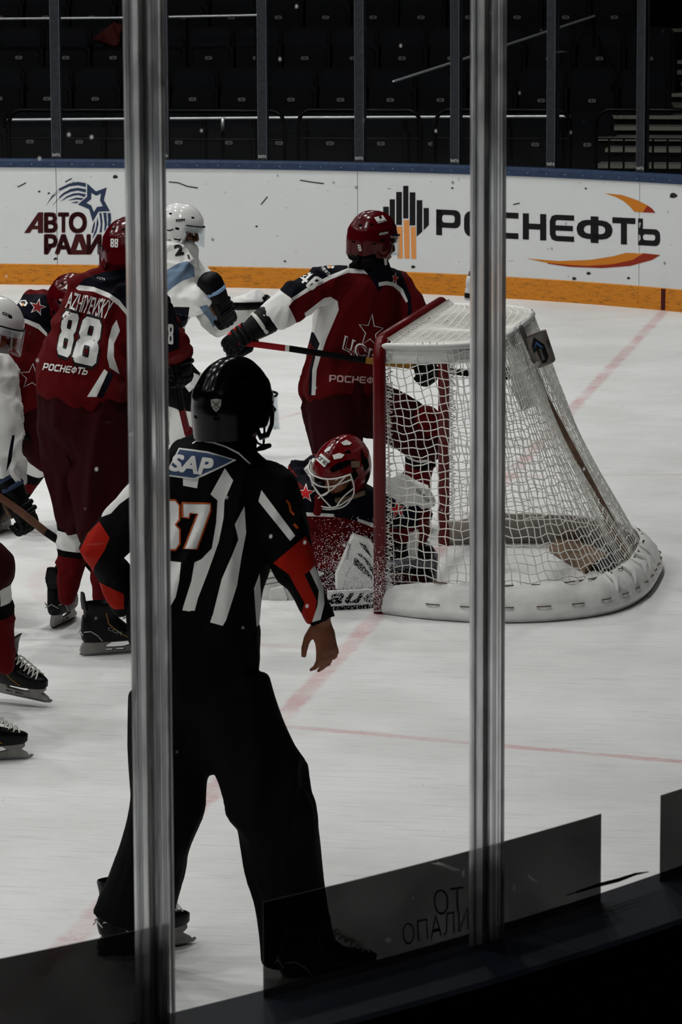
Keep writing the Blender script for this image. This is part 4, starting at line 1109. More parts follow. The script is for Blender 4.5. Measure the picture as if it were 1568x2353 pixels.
        obj('visor', bm, M_VIS, h)
        bm = bmesh.new(); loft(bm, [Vector((math.sin(math.radians(a)) * .1195, math.cos(math.radians(a)) * .1425, .052)) for a in range(-74, 75, 12)], [(.0025, .004)] * 13, n=6, M=Mk); obj('visor_rim', bm, M_STRAP, h)
    return h

_sk = {}
def skate_mesh():
    """local: y towards the toe, z up, blade bottom at z = 0"""
    if _sk: return _sk
    def ring(bm, z, y0, y1, w, n=22, pw=2.6, tilt=0.0):
        out = []; cy, hy = (y0 + y1) / 2, (y1 - y0) / 2
        for k in range(n):
            a = 2 * math.pi * k / n; c, s = math.cos(a), math.sin(a)
            x = math.copysign(abs(c) ** (2 / pw), c) * w; y = cy + math.copysign(abs(s) ** (2 / pw), s) * hy
            if y > .1: x *= 1 - .35 * ((y - .1) / .12) ** 2
            out.append(bm.verts.new((x, y, z + tilt * (y - cy))))
        return out
    bm = bmesh.new()
    rs = [ring(bm, .060, -.075, .205, .038), ring(bm, .070, -.083, .216, .044), ring(bm, .095, -.088, .218, .047), ring(bm, .118, -.086, .205, .045, tilt=-.10), ring(bm, .145, -.080, .128, .043, tilt=-.28),
          ring(bm, .168, -.073, .078, .041, tilt=-.12), ring(bm, .195, -.074, .064, .045), ring(bm, .222, -.078, .068, .051), ring(bm, .229, -.076, .066, .048), ring(bm, .205, -.06, .05, .034)]
    for a, b in zip(rs, rs[1:]):
        for k in range(22): bm.faces.new((a[k], a[(k + 1) % 22], b[(k + 1) % 22], b[k]))
    bm.faces.new(list(reversed(rs[0]))); bm.faces.new(rs[-1])
    _sk['boot'] = (bm, M_BOOT)
    bm = bmesh.new(); loft(bm, [(0, .058, .18), (0, .062, .22), (0, .072, .25), (0, .084, .262)], [(.036, .008), (.040, .009), (.042, .008), (.036, .005)], side=(1, 0, 0), n=14); _sk['tongue'] = (bm, M_BOOT)
    bm = bmesh.new(); loft(bm, [(0, -.072, .205), (0, -.076, .24), (0, -.078, .272)], [(.034, .008), (.032, .008), (.024, .006)], side=(1, 0, 0), n=14); _sk['tendon_guard'] = (bm, M_BOOT)
    M = Matrix(((0, 0, 1, 0), (1, 0, 0, 0), (0, 1, 0, 0), (0, 0, 0, 1)))
    bm = bmesh.new(); out = [(-.078, .060), (.205, .060), (.205, .050), (.190, .038), (.214, .024), (.222, .012), (-.088, .012), (-.094, .026), (-.088, .045)]
    prism(bm, out, [[(.118, .052), (.045, .052), (.020, .040), (.030, .031), (.10, .029), (.140, .037)], [(.02, .025), (.055, .0245), (.052, .017), (.022, .017)], [(.066, .0245), (.100, .0245), (.106, .017), (.064, .017)]], t=.018, M=M); _sk['blade_holder'] = (bm, M_HOLD)
    bm = bmesh.new(); out = [(-.090, .014), (.220, .014), (.232, .018), (.238, .014), (.228, .004), (.20, .0), (.06, -.001), (-.06, .0), (-.088, .004), (-.098, .012)]
    prism(bm, out, t=.004, M=M); _sk['runner'] = (bm, M_STEEL)
    bm = bmesh.new()
    for i in range(6):
        t = i / 5; y = .088 + .085 * t; z = .178 - .052 * t
        for s in (-1, 1): loft(bm, [(s * .026, y - .012, z - .014), (0, y + .004, z + .004), (-s * .026, y + .010, z - .018)], [.0032] * 3, n=6)
    _sk['laces'] = (bm, M_STRW)
    bm = bmesh.new()
    for s in (-1, 1):
        loft(bm, [(s * .030, -.084, .108), (s * .043, -.058, .112), (s * .0455, -.028, .092), (s * .045, -.008, .068)], [.0024] * 4, n=6); loft(bm, [(s * .042, .012, .185), (s * .044, .022, .14), (s * .0455, .07, .096), (s * .044, .115, .072)], [.0022] * 4, n=6, mi=1)
    loft(bm, [(-.03, -.089, .095), (0, -.0925, .112), (.03, -.089, .095)], [.0025] * 3, n=6)
    _sk['boot_piping'] = (bm, [M_TRIM, M_GOLD])
    for k, (b, m) in list(_sk.items()):
        bmesh.ops.recalc_face_normals(b, faces=b.faces); me = bpy.data.meshes.new(k); b.to_mesh(me); b.free()
        for x in (m if isinstance(m, list) else [m]): me.materials.append(x)
        me.shade_smooth()
        if k in ('blade_holder', 'runner', 'boot'): me.set_sharp_from_angle(angle=math.radians(40))
        _sk[k] = me
    return _sk
def skate(M, par, scale=1.0, guard=True):
    sk = skate_mesh(); r = bpy.data.objects.new('skate', sk['boot']); COL.objects.link(r)
    r.parent = par; r.matrix_parent_inverse = world(par).inverted(); r.matrix_basis = M @ Matrix.Scale(scale, 4)
    for k in (('tongue', 'tendon_guard') if guard else ()) + ('blade_holder', 'runner', 'laces', 'boot_piping'):
        c = bpy.data.objects.new(k, sk[k]); COL.objects.link(c); c.parent = r
    return r
def foot(heel, toe, tilt=0.0, up=None):
    """skate frame from two points of the blade"""
    y = (toe - heel).normalized(); u = Vector(up) if up else U_ + (R_ * tilt)
    return frame(heel + y * .09, y, u)
def glove(M, par, s, main, accent, cuffm=None, flat=False, curl=1.0):
    """hockey glove: local y along the hand, z out of its back, s = side of the thumb"""
    bm = bmesh.new()
    loft(bm, [(0, -.115, .0), (0, -.10, .0), (0, -.04, 0), (0, .0, 0)], [(.066, .058), (.070, .062), (.060, .052), (.05, .044)], side=(1, 0, 0), n=18, M=M, power=2.6)
    loft(bm, [(0, -.01, -.004), (0, .03, -.002), (0, .075, -.006), (0, .10, -.012)], [(.048, .034), (.054, .034), (.056, .030), (.054, .024)], side=(1, 0, 0), n=18, M=M, power=3)
    g = obj('glove', bm, main, par)
    for j, y in enumerate((.004, .034, .064)):
        bm = bmesh.new(); loft(bm, [(-.045, y, .026), (0, y, .034), (.045, y, .026)], [(.012, .010)] * 3, side=(0, 1, 0), n=10, M=M); obj('back_roll', bm, main, g)
    for i in range(4):
        x = (-.042 + .028 * i); ln = (.030, .036, .034, .028)[i if s < 0 else 3 - i] * 1.0; r = .0145
        bm = bmesh.new(); z0 = -.008
        p = [Vector((x, .095, z0)), Vector((x, .095 + ln, z0 - .010 * curl)), Vector((x, .098 + ln * 1.05, z0 - .010 - .042 * curl)), Vector((x, .085 + ln * .3 + .05 * (1 - curl), z0 - .008 - .058 * curl))]
        loft(bm, p, [r, r * 1.05, r, r * .85], n=10, M=M); obj('finger', bm, main, g)
        for q in (0, 1):
            bm = bmesh.new(); a, b = p[q], p[q + 1]; nrm = Vector((0, 0, 1)) if q == 0 else Vector((0, 1, .1))
            c = (a + b) / 2 + nrm * .009; d = (b - a).normalized() * .014
            loft(bm, [c - d, c + d], [(.0135, .010)] * 2, side=(1, 0, 0), n=8, M=M); obj('finger_pad', bm, main, g)
    bm = bmesh.new(); loft(bm, [(s * .046, .012, -.012), (s * .066, .045, -.026), (s * .056, .085, -.044), (s * .036, .102, -.056)], [.019, .019, .017, .013], n=10, M=M); obj('thumb', bm, main, g)
    bm = bmesh.new(); loft(bm, [(-.052, .018, -.036), (.052, .018, -.036)], [(.04, .006)] * 2, side=(0, 1, 0), n=12, M=M); obj('palm', bm, M_PALM, g)
    bm = bmesh.new(); loft(bm, [(-.066, -.07, .02), (-.03, -.066, .062), (0, -.066, .068), (.03, -.066, .062), (.066, -.07, .02)], [(.010, .004)] * 5, side=(0, 1, 0), n=8, M=M); obj('cuff_stripe', bm, accent, g)
    bm = bmesh.new(); loft(bm, [(0, -.118, 0), (0, -.112, 0)], [(.071, .063)] * 2, side=(1, 0, 0), n=18, M=M, power=2.6); obj('cuff_edge', bm, cuffm or accent, g)
    return g
def bare_hand(bm, M, s):
    """open hand with bent fingers: local y along the hand, z out of its back, s = thumb side"""
    loft(bm, [(0, -.05, 0), (0, 0, 0), (0, .035, 0), (0, .08, -.002)], [(.027, .021), (.030, .018), (.040, .015), (.041, .013)], side=(1, 0, 0), n=14, M=M)
    for i in range(4):
        x = s * (.031 - .0215 * i); L = (.068, .078, .072, .056)[i]; sp = s * (.006 - .004 * i)
        loft(bm, [(x * .95, .072, -.002), (x + sp * .5, .072 + L * .45, -.006), (x + sp, .070 + L * .78, -.022), (x + sp * 1.2, .064 + L * .98, -.044)], [.0095, .0088, .0082, .0066], n=10, M=M)
    loft(bm, [(s * .026, .005, -.006), (s * .050, .030, -.016), (s * .064, .058, -.022), (s * .068, .080, -.026)], [.014, .0125, .0105, .0085], n=10, M=M)

def stick(name, label, pts, m_up, m_low, blade=None, wrap=None, w=.030, t=.021, group=None):
    """hockey stick through points; colour changes half way; blade = list of points"""
    S = tag(empty(name, pts[-1]), label, 'hockey stick', group)
    d = (pts[-1] - pts[0]).normalized(); N = len(pts)
    for i in range(N - 1):
        bm = bmesh.new(); loft(bm, [pts[i], pts[i + 1]], [(w / 2, t / 2)] * 2, side=U_, n=12, rnd=False, power=4.5)
        obj('shaft', bm, (m_up if i < N / 2 - .5 else m_low) if not isinstance(m_up, list) else m_up[i], S, autosmooth=50)
    if wrap is not None:
        bm = bmesh.new(); loft(bm, [pts[0] - d * .01, pts[0] + d * .012, pts[0] + d * .10], [(w * .62, t * .72), (w * .56, t * .62), (w * .53, t * .56)], side=U_, n=12, rnd=False, power=3); obj('grip_tape', bm, wrap, S)
    if blade:
        bm = bmesh.new(); n = len(blade); loft(bm, blade, [(.022, .006)] + [(.036, .006)] * (n - 2) + [(.028, .004)], side=U_, n=12, power=3.5); obj('blade', bm, m_low, S)
    return S

class Person:
    def __init__(s, label, base, group=None):
        s.root = tag(empty('person', base), label, 'person', group); s.pl = Pl(base); s.J = {}
    def set(s, **kw):
        for k, v in kw.items(): s.J[k] = v if isinstance(v, Vector) else s.pl(*v)
    def body(s, Mh, hands=(), voxel=.009, arm=.036, leg=.055):
        J = s.J; bm = bmesh.new(); sd = J['shR'] - J['shL']
        head_shape(bm, Mh)
        nk = Mh @ Vector((0, -.02, -.13))
        loft(bm, [J['pelvis'], J['waist'], J['chest'], J['chest'].lerp(nk, .75)], [(.13, .09), (.125, .085), (.14, .09), (.06, .055)], side=sd, n=16)
        loft(bm, [J['chest'].lerp(nk, .6), nk], [.06, .055], n=12)
        for q in 'LR':
            loft(bm, [J['chest'].lerp(J['sh' + q], .4), J['sh' + q], J['el' + q], J['wr' + q]], [.06, .055, .042, .03], n=12)
            if 'kn' + q in J: loft(bm, [J['pelvis'].lerp(J['hip' + q], .5), J['hip' + q], J['kn' + q], J['an' + q]], [.09, .085, .055, .04], n=12)
        for M, sg in hands: bare_hand(bm, M, sg)
        me = remesh(bm, voxel, 3, .5); o = finish('body', me, [M_SKIN], s.root); s.b = o
        return o
    def jersey(s, torso, armr, m, side=None, wr=.014, f=7.0, seed=0, voxel=.010, pads=.085, sides='LR', dirv=None, it=5, extra=None, cuff=.0):
        """torso = [(point, half width, half depth)...] from hem to neck"""
        J = s.J; bm = bmesh.new(); sd = side or (J['shR'] - J['shL'])
        loft(bm, [p for p, _, _ in torso], [(a, b) for _, a, b in torso], side=sd, n=22, rnd=True, power=2.4)
        for q in sides:
            S, E, W = J['sh' + q], J['el' + q], J['wr' + q]; c = torso[-2][0]
            loft(bm, [c.lerp(S, .35), S, S.lerp(E, .5), E, E.lerp(W, .55), W, W + (W - E).normalized() * cuff], [pads * 1.05, pads] + list(armr) + [armr[-1] * 1.02], n=16)
        if extra: extra(bm)
        me = remesh(bm, voxel, it, .5); wrinkle(me, wr, f, seed, dirv)
        s.j = finish('jersey', me, [m], s.root); return s.j
    def pants(s, hipab, legr, m, wr=.012, seed=1, voxel=.011, top=None, low=1.0, f=5.0, name='pants', it=5, side=None, extra=None):
        J = s.J; bm = bmesh.new(); sd = side or (J['hipR'] - J['hipL'])
        loft(bm, [top or J['waist'], J['pelvis'], J['hipL'].lerp(J['hipR'], .5)], [hipab, hipab, (hipab[0] * .9, hipab[1])], side=sd, n=20)
        for q in 'LR':
            H, K, A = J['hip' + q], J['kn' + q], J['an' + q]
            if len(legr) == 3: pts = [H, H.lerp(K, .5 * min(1, low)), H.lerp(K, low) if low <= 1.0 else K.lerp(A, low - 1)]
            else: pts = [H, H.lerp(K, .5), K, K.lerp(A, .45 * (low - 1)), K.lerp(A, low - 1)]
            loft(bm, pts, legr, n=16, rnd=len(legr) == 3)
        if extra: extra(bm)
        me = remesh(bm, voxel, it, .5); wrinkle(me, wr, f, seed, Vector((0, 0, 1)))
        s.p = finish(name, me, [m], s.root); return s.p
    def socks(s, r, m, wr=.006, seed=2, sides='LR', voxel=.008, down=.12):
        J = s.J; s.s = {}
        for q in sides:
            K, A = J['kn' + q], J['an' + q]; d = (A - K).normalized(); bm = bmesh.new()
            loft(bm, [K - d * .05, K + d * .02, K.lerp(A, .35), K.lerp(A, .75), A, A + d * .05], [r[0], r[1], r[2], r[3], r[4], r[4] * .8], n=18)
            me = remesh(bm, voxel, 4, .5); wrinkle(me, wr, 9, seed, None); s.s[q] = finish('sock', me, [m], s.root)
        return s.s
    def band(s, q, bands, r=None):
        """coloured rings of a sock: cut square to the shin; bands = [(t0, t1, material)]"""
        o = s.s[q]; K, A = s.J['kn' + q], s.J['an' + q]; d = (A - K); L = d.length; d.normalize()
        bm = bmesh.new(); bm.from_mesh(o.data)
        for t0, t1, m in bands:
            for t in (t0, t1): bmesh.ops.bisect_plane(bm, geom=bm.verts[:] + bm.edges[:] + bm.faces[:], plane_co=K + d * L * t, plane_no=d)
            if m.name not in [x.name for x in o.data.materials]: o.data.materials.append(m)
            mi = [x.name for x in o.data.materials].index(m.name)
            for f in bm.faces:
                t = (f.calc_center_median() - K).dot(d) / L
                if t0 < t < t1: f.material_index = mi
        bm.to_mesh(o.data); bm.free(); o.data.shade_smooth()
    def sleeve(s, q, t0, m, rad=.14):
        """colour of a forearm's sleeve from t0 to the cuff"""
        o = s.j; E, W = s.J['el' + q], s.J['wr' + q]; d = W - E; L = d.length; d.normalize(); bm = bmesh.new(); bm.from_mesh(o.data)
        sel = [f for f in bm.faces if (f.calc_center_median() - E).length < L * 2]; gs = set(sel)
        for f in sel: gs.update(f.edges); gs.update(f.verts)
        bmesh.ops.bisect_plane(bm, geom=list(gs), plane_co=E + d * L * t0, plane_no=d)
        fs = [f for f in bm.faces if (f.calc_center_median() - E).length < L * 2]
        if m.name not in [x.name for x in o.data.materials]: o.data.materials.append(m)
        mi = [x.name for x in o.data.materials].index(m.name)
        for f in fs:
            v = f.calc_center_median() - E; t = v.dot(d)
            if t > L * t0 and (v - d * t).length < rad: f.material_index = mi
        bm.to_mesh(o.data); bm.free()

# ================================================================== REFEREE (nearest figure, seen from behind)
def referee():
    P = Person('referee from behind in black and white stripes with orange armbands and black helmet', gnd(560, 2245))
    P.set(pelvis=(448, 1530, .0), waist=(452, 1430, .02), chest=(490, 1190, .04), shL=(362, 1118, .10), shR=(622, 1135, -.02), elL=(232, 1268, .04), wrL=(300, 1392, .16), elR=(682, 1300, -.08), wrR=(738, 1420, .0),
          hipL=(394, 1590, .03), hipR=(518, 1590, -.03), knL=(382, 1845, .02), anL=(306, 2108, .05), knR=(636, 1870, -.12), anR=(686, 2185, -.05))
    fw = (F_ * .82 + R_ * .57).normalized(); up = (U_ + fw * .12).normalized()
    Mh = frame(P.pl(536, 945, .02), fw, up)
    hR = frame(P.pl(741, 1432, .0), (P.pl(750, 1495, .0) - P.pl(737, 1425, 0)), -F_ * .75 + R_ * .66)
    hL = frame(P.pl(310, 1405, .17), (P.pl(335, 1455, .2) - P.pl(300, 1395, .16)), -F_)
    P.body(Mh, [(hR, 1), (hL, -1)], voxel=.006)
    # jersey
    J = P.J
    torso = [(P.pl(446, 1478, .0), .185, .125), (P.pl(447, 1435, .0), .192, .13), (P.pl(458, 1330, .01), .185, .13), (P.pl(480, 1230, .03), .195, .135), (P.pl(494, 1150, .05), .205, .13), (P.pl(512, 1075, .02), .165, .105), (P.pl(526, 1030, .0), .082, .088)]
    def collar(bm): loft(bm, [P.pl(518, 1050, .0), P.pl(531, 1016, .0)], [(.085, .092), (.070, .074)], n=16)
    P.jersey(torso, (.074, .066, .056, .050), M_BK, wr=.013, f=6.5, seed=3, voxel=.009, pads=.080, dirv=(0.2, 0, 1), extra=collar)
    W = M_WHT
    paint(P.j, [
        ([(517, 1076), (536, 1104), (516, 1150), (514, 1190), (503, 1245), (478, 1315), (455, 1375), (442, 1424), (416, 1422), (421, 1395), (440, 1335), (447, 1292), (463, 1285), (487, 1260), (497, 1200), (500, 1150), (484, 1136)], W),
        ([(562, 1163), (566, 1225), (556, 1275), (545, 1345), (520, 1425), (512, 1438), (483, 1430), (490, 1410), (510, 1330), (532, 1280), (548, 1240), (540, 1205)], W),
        ([(380, 1288), (416, 1292), (412, 1335), (404, 1372), (388, 1400), (360, 1405), (368, 1340)], W),
        ([(420, 1085), (459, 1085), (453, 1122), (421, 1116)], W), ([(330, 1120), (355, 1120), (350, 1270), (340, 1400), (312, 1400), (322, 1260)], W),
        ([(601, 1126), (594, 1152), (667, 1243), (679, 1231)], W),
        ([(584, 1352), (597, 1318), (604, 1430), (590, 1440)], W),
        ([(628, 1294), (702, 1232), (722, 1262), (738, 1296), (700, 1320), (712, 1345), (728, 1380), (724, 1415), (712, 1436), (690, 1420), (700, 1385), (680, 1350), (664, 1320)], M_ORA),
        ([(712, 1312), (724, 1300), (744, 1350), (746, 1388), (737, 1424), (717, 1430), (730, 1392), (733, 1357)], W),
        ([(297, 1110), (270, 1138), (240, 1163), (233, 1188), (255, 1180), (275, 1158), (300, 1140)], W),
        ([(228, 1198), (252, 1236), (240, 1265), (218, 1300), (212, 1320), (222, 1335), (262, 1355), (285, 1365), (285, 1400), (262, 1400), (238, 1380), (180, 1330), (180, 1270), (202, 1225)], M_ORA),
    ])
    j = P.j; jt = bvh_of(j)
    decal('collar_piping', [strokepx(((443, 1020), (452, 1014), (466, 1013), (490, 1017), (520, 1027), (548, 1041), (564, 1056), (574, 1066)), 3.2)], W, jt, j, off=.003)
    patch = [(384, 1090), (414, 1034), (476, 1041), (536, 1057), (466, 1090), (447, 1098)]
    decal('sponsor_patch_border', [polypx([(379, 1093), (412, 1030), (477, 1037), (544, 1057), (468, 1094), (447, 1102)])], W, jt, j, off=.003)
    decal('sponsor_patch', [polypx(patch)], mat('patch_blue', (52, 70, 102), .7), jt, j, off=.0045)
    decal('sponsor_lettering', boldpx('SAP', (398, 1044), (494, 1052), (486, 1094), (390, 1082), 2.2, shear=.1), W, jt, j, off=.006)
    d7 = [(420, 1155), (484, 1157), (484, 1174), (452, 1262), (424, 1262), (455, 1181), (437, 1180), (435, 1191), (420, 1189)]
    d3 = [(350, 1148), (404, 1149), (414, 1162), (414, 1195), (405, 1206), (414, 1217), (414, 1250), (404, 1264), (350, 1264), (350, 1245), (388, 1245), (388, 1216), (365, 1216), (365, 1196), (388, 1196), (388, 1168), (350, 1168)]
    for d in (d3, d7):
        decal('back_number', [polypx(d)], W, jt, j, off=.004)
        decal('number_outline', [strokepx(d + [d[0]], 4.0)], mat('outline_orange', (170, 72, 18), .7), jt, j, off=.0055)
    d = [(652, 1150), (662, 1160), (668, 1180), (660, 1186)]
    decal('sleeve_number', [strokepx(((657, 1150), (664, 1158), (668, 1176), (676, 1184)), 5), strokepx(((676, 1205), (684, 1214)), 6)], mat('outline_orange', (170, 72, 18), .7), jt, j, off=.004)
    # trousers
    P.pants((.185, .135), [.125, .126, .12, .112, .118], M_BK, wr=.012, seed=5, low=2.03, f=6, name='trousers', top=P.pl(446, 1440, .0),
            extra=lambda bm: ell(bm, P.pl(478, 1690, -.02), (.09, .09, .12)))
    bm = bmesh.new(); ell(bm, (0, 0, 0), (.026, .03, .055), Matrix.Translation(P.pl(602, 1590, -.07))); obj('hip_pouch', bm, M_BK, P.root)
    skate(foot(gnd(228, 2200), gnd(420, 2170), up=U_ + F_ * .1), P.root, guard=False)
    skate(foot(gnd(642, 2292), gnd(838, 2266)), P.root, guard=False)
    # helmet
    h = helmet(frame(P.pl(536, 950, .02), fw, up), M_HELK, P.root, strap=M_STRAP, k=1.0, chin=False)
    ht = bvh_of(h)
    decal('league_shield', [polypx([(485, 918), (497, 916), (509, 918), (508, 932), (504, 940), (497, 947), (490, 940), (486, 932)])], mat('shield_silver', (150, 148, 140), .5), ht, h, off=.003)
    decal('shield_mark', [strokepx(((488, 921), (506, 938)), 1.6), strokepx(((506, 921), (488, 938)), 1.6), polypx(starpx(497, 939, 3))], M_BLK, ht, h, off=.0045)
    bm = bmesh.new(); M = frame(P.pl(537, 836, .02), fw, up); box(bm, (0, 0, .006), (.034, .05, .014), M); box(bm, (-.014, 0, .016), (.008, .02, .014), M); box(bm, (.014, 0, .016), (.008, .02, .014), M); obj('top_clip', bm, M_STRAP, h)
    # loose strap hanging in front of the face
    bm = bmesh.new(); loft(bm, [P.pl(606, 960, .0), P.pl(608, 990, .0), P.pl(606, 1020, 0)], [.0035] * 3, n=8); loft(bm, [P.pl(585, 1005, .0), P.pl(592, 1018, 0), P.pl(603, 1023, 0)], [.0035] * 3, n=8)
    loft(bm, [P.pl(568, 1042, .0), P.pl(588, 1034, 0), P.pl(604, 1028, 0), P.pl(619, 1024, 0)], [.0035, .005, .009, .007], n=8); obj('loose_strap', bm, M_STRAP, h)
    bm = bmesh.new(); ell(bm, (0, 0, 0), (.006, .006, .012), Matrix.Translation(P.pl(603, 972, 0))); obj('buckle', bm, M_STRAP, h)
    return P
REF = referee()

# ================================================================== SKATER LEANING ON THE GOAL (number on shoulder, faces right)
def star_badge(cx, cy, r, rot, tree, par, fill, line=None, sx=1., sy=1.):
    decal('star_outline', [polypx(starpx(cx, cy, r * 1.22, rot, sx, sy))], M_WHT, tree, par, off=.003, step=6)
    decal('star', [polypx(starpx(cx, cy, r * .95, rot, sx, sy))], fill, tree, par, off=.0045, step=6)
M_STAR = mat('star_red', (190, 20, 26), .7)
def crest(cx, cy, r, tree, par):
    decal('crest_outline', [polypx([(cx + r * math.cos(a), cy + r * .8 * math.sin(a)) for a in [k * 1.047 for k in range(6)]])], M_WHT, tree, par, off=.003, step=6)
    decal('crest', [polypx([(cx + r * .55 * math.cos(a), cy - r * .1 + r * .45 * math.sin(a)) for a in [k * 1.047 for k in range(6)]])], M_BLK, tree, par, off=.0045, step=6)
    decal('crest', [polypx([(cx - r * .35, cy + r * .1), (cx + r * .15, cy + r * .1), (cx + r * .1, cy + r * .65), (cx - r * .3, cy + r * .65)])], M_PEACH, tree, par, off=.005, step=6)
def skater46():
    P = Person('skater in red behind the goaltender, red helmet turned right, white 46 on shoulder', gnd(850, 1232))
    P.set(pelvis=(800, 915, .02), waist=(800, 860, .0), chest=(838, 715, .02), shR=(750, 647, -.10), shL=(915, 660, .12), elR=(675, 691, -.20), wrR=(617, 735, -.24), elL=(952, 735, .06), wrL=(968, 808, -.06),
          hipR=(762, 930, -.04), hipL=(842, 932, .06), knR=(778, 1065, -.12), anR=(772, 1195, .0), knL=(975, 990, -.02), anL=(950, 1160, .14))
    fw = (R_ * .86 + F_ * .48 - U_ * .1).normalized(); up = (U_ + R_ * .06).normalized()
    Mh = frame(P.pl(862, 560, .02), fw, up)
    P.body(Mh, voxel=.007); face_bits(Mh, P.b)
    torso = [(P.pl(785, 897, .0), .215, .15), (P.pl(792, 850, .0), .205, .145), (P.pl(812, 775, .0), .205, .145), (P.pl(832, 700, .02), .225, .15), (P.pl(848, 648, .02), .175, .125), (P.pl(862, 618, .02), .085, .085)]
    P.jersey(torso, (.092, .088, .082, .072), M_RED, wr=.015, f=6, seed=11, voxel=.009, pads=.092, dirv=(.3, 0, 1), side=R_ * .85 + F_ * .45)
    j = P.j
    paint(j, [
        ([(640, 660), (700, 612), (760, 588), (850, 592), (870, 640), (862, 622), (845, 625), (836, 620), (800, 618), (760, 634), (720, 655), (676, 688), (648, 670), (642, 668)], M_NVY),
        ([(800, 585), (840, 570), (900, 575), (905, 640), (884, 650), (872, 672), (862, 655), (850, 635), (830, 620)], M_NVY),
        ([(876, 655), (880, 610), (920, 620), (945, 680), (950, 760), (935, 750), (938, 700), (925, 665), (905, 652), (890, 648)], M_NVY),
        ([(676, 690), (672, 684), (720, 652), (760, 632), (800, 616), (836, 619), (846, 631), (838, 629), (800, 627), (760, 642), (722, 662)], M_WHT),
        ([(870, 649), (890, 646), (908, 650), (926, 664), (938, 692), (934, 696), (920, 672), (904, 658), (888, 655), (871, 658)], M_WHT),
        ([(550, 690), (642, 664), (648, 670), (676, 690), (657, 712), (644, 742), (634, 778), (550, 820)], M_WHT),
        ([(700, 720), (745, 685), (760, 682), (776, 692), (779, 712), (765, 745), (752, 775), (740, 810), (728, 850), (725, 908), (715, 908), (718, 850), (728, 808), (735, 790), (722, 765), (706, 756), (705, 735)], M_WHT),
        ([(700, 758), (722, 765), (735, 790), (728, 808), (715, 790), (698, 778)], M_NVY), ([(709, 908), (712, 850), (720, 812), (726, 812), (718, 850), (716, 908)], M_NVY),
    ])
    P.sleeve('R', .35, M_WHT)
    jt = bvh_of(j)
    decal('shoulder_number', boldpx('46', (704, 620), (746, 645), (717, 670), (684, 641), 1.0), M_WHT, jt, j, off=.004)
    star_badge(795, 605, 14, 12, jt, j, M_STAR, sy=.72); crest(760, 609, 12, jt, j); star_badge(908, 640, 12, 10, jt, j, M_STAR, sx=.6)
    decal('crest_lettering', [textpx('НЕФТЬ', (744, 612), (762, 632), (756, 637), (738, 617), .01)], M_WHT, jt, j, off=.004)
    so = starpx(852, 762, 40, 6, .72, 1.0, .42)
    decal('chest_star', [strokepx(so + [so[0], so[1]], 2.2)], M_WHT, jt, j, off=.004)
    decal('chest_lettering', [textpx('ЦСК', (793, 770), (876, 812), (868, 848), (785, 808), .05)], M_WHT, jt, j, off=.0035)
    decal('chest_lettering_fill', [textpx('ЦСК', (796, 774), (874, 815), (866, 844), (788, 806), .0)], M_RED, jt, j, off=.005)
    decal('hem_lettering', [textpx('роснеФ', (757, 861), (860, 866), (858, 882), (756, 877))], mat('print_pink', (196, 160, 160), .7), jt, j, off=.004)
    P.pants((.19, .145), [.150, .140, .118], M_PANT, wr=.020, seed=12, low=1.12, top=P.pl(798, 885, .02))
    P.socks((.085, .088, .080, .066, .058), M_RED, seed=13)
    for q in 'LR': P.band(q, [(.02, .16, M_BK), (.16, .32, M_WHT), (.32, .42, M_BK)])
    a = P.J['anR']; skate(foot(gnd(758, 1225), gnd(800, 1262)), P.root); skate(foot(gnd(930, 1205), gnd(990, 1225)), P.root)
    h = helmet(frame(P.pl(855, 558, .02), fw, (up + R_ * .02).normalized()), M_HELR, P.root, strap=M_STRW)
    ht = bvh_of(h)
    decal('helmet_label', [polypx([(860, 500), (880, 495), (889, 508), (869, 514)])], M_WHT, ht, h, off=.003)
    decal('helmet_label_mark', [polypx([(870, 499), (874, 496), (878, 499), (874, 504)]), strokepx(((867, 511), (887, 507)), 1.4)], M_BLK, ht, h, off=.005)
    decal('helmet_brand', boldpx('CCM', (872, 535), (892, 532), (891, 538), (871, 541), .6), M_WHT, ht, h, off=.003)
    decal('helmet_number', boldpx('6', (822, 562), (829, 562), (832, 577), (825, 577), .7), M_WHT, ht, h, off=.003)
    bm = bmesh.new()
    for (u, v, w, r) in ((814, 584, -.02, .030), (828, 592, -.03, .036), (845, 600, -.05, .042), (856, 610, -.05, .026), (842, 585, .05, .05)): ell(bm, P.pl(u, v, w), (r, r, r))
    for k in range(22):
        p = P.pl(808 + random.random() * 46, 590 + random.random() * 24, random.uniform(-.09, -.03)); ell(bm, p, (.012, .012, .016), n=8, m=6)
    me = remesh(bm, .006, 2); wrinkle(me, .008, 30, 4)
    P_h = finish('hair', me, [M_HAIR], P.b)
    d = P.J['wrR'] - P.J['elR']
    glove(frame(P.pl(572, 764, -.26), (P.pl(542, 785, -.28) - P.pl(596, 748, -.25)), -F_ * .8 + U_ * .5), P.root, -1, M_BKL, M_STRW, M_BKL)
    bm = bmesh.new(); loft(bm, [P.pl(556, 752, -.26), P.pl(538, 764, -.26), P.pl(522, 778, -.25)], [(.012, .02), (.024, .02), (.012, .012)], n=10); obj('glove_palm_flap', bm, M_STAR, P.root)
    glove(frame(P.pl(974, 815, -.06), (P.pl(990, 848, -.08) - P.pl(968, 800, -.05)), R_ * .8 - F_ * .5), P.root, 1, M_BKL, M_STRW, M_RED)
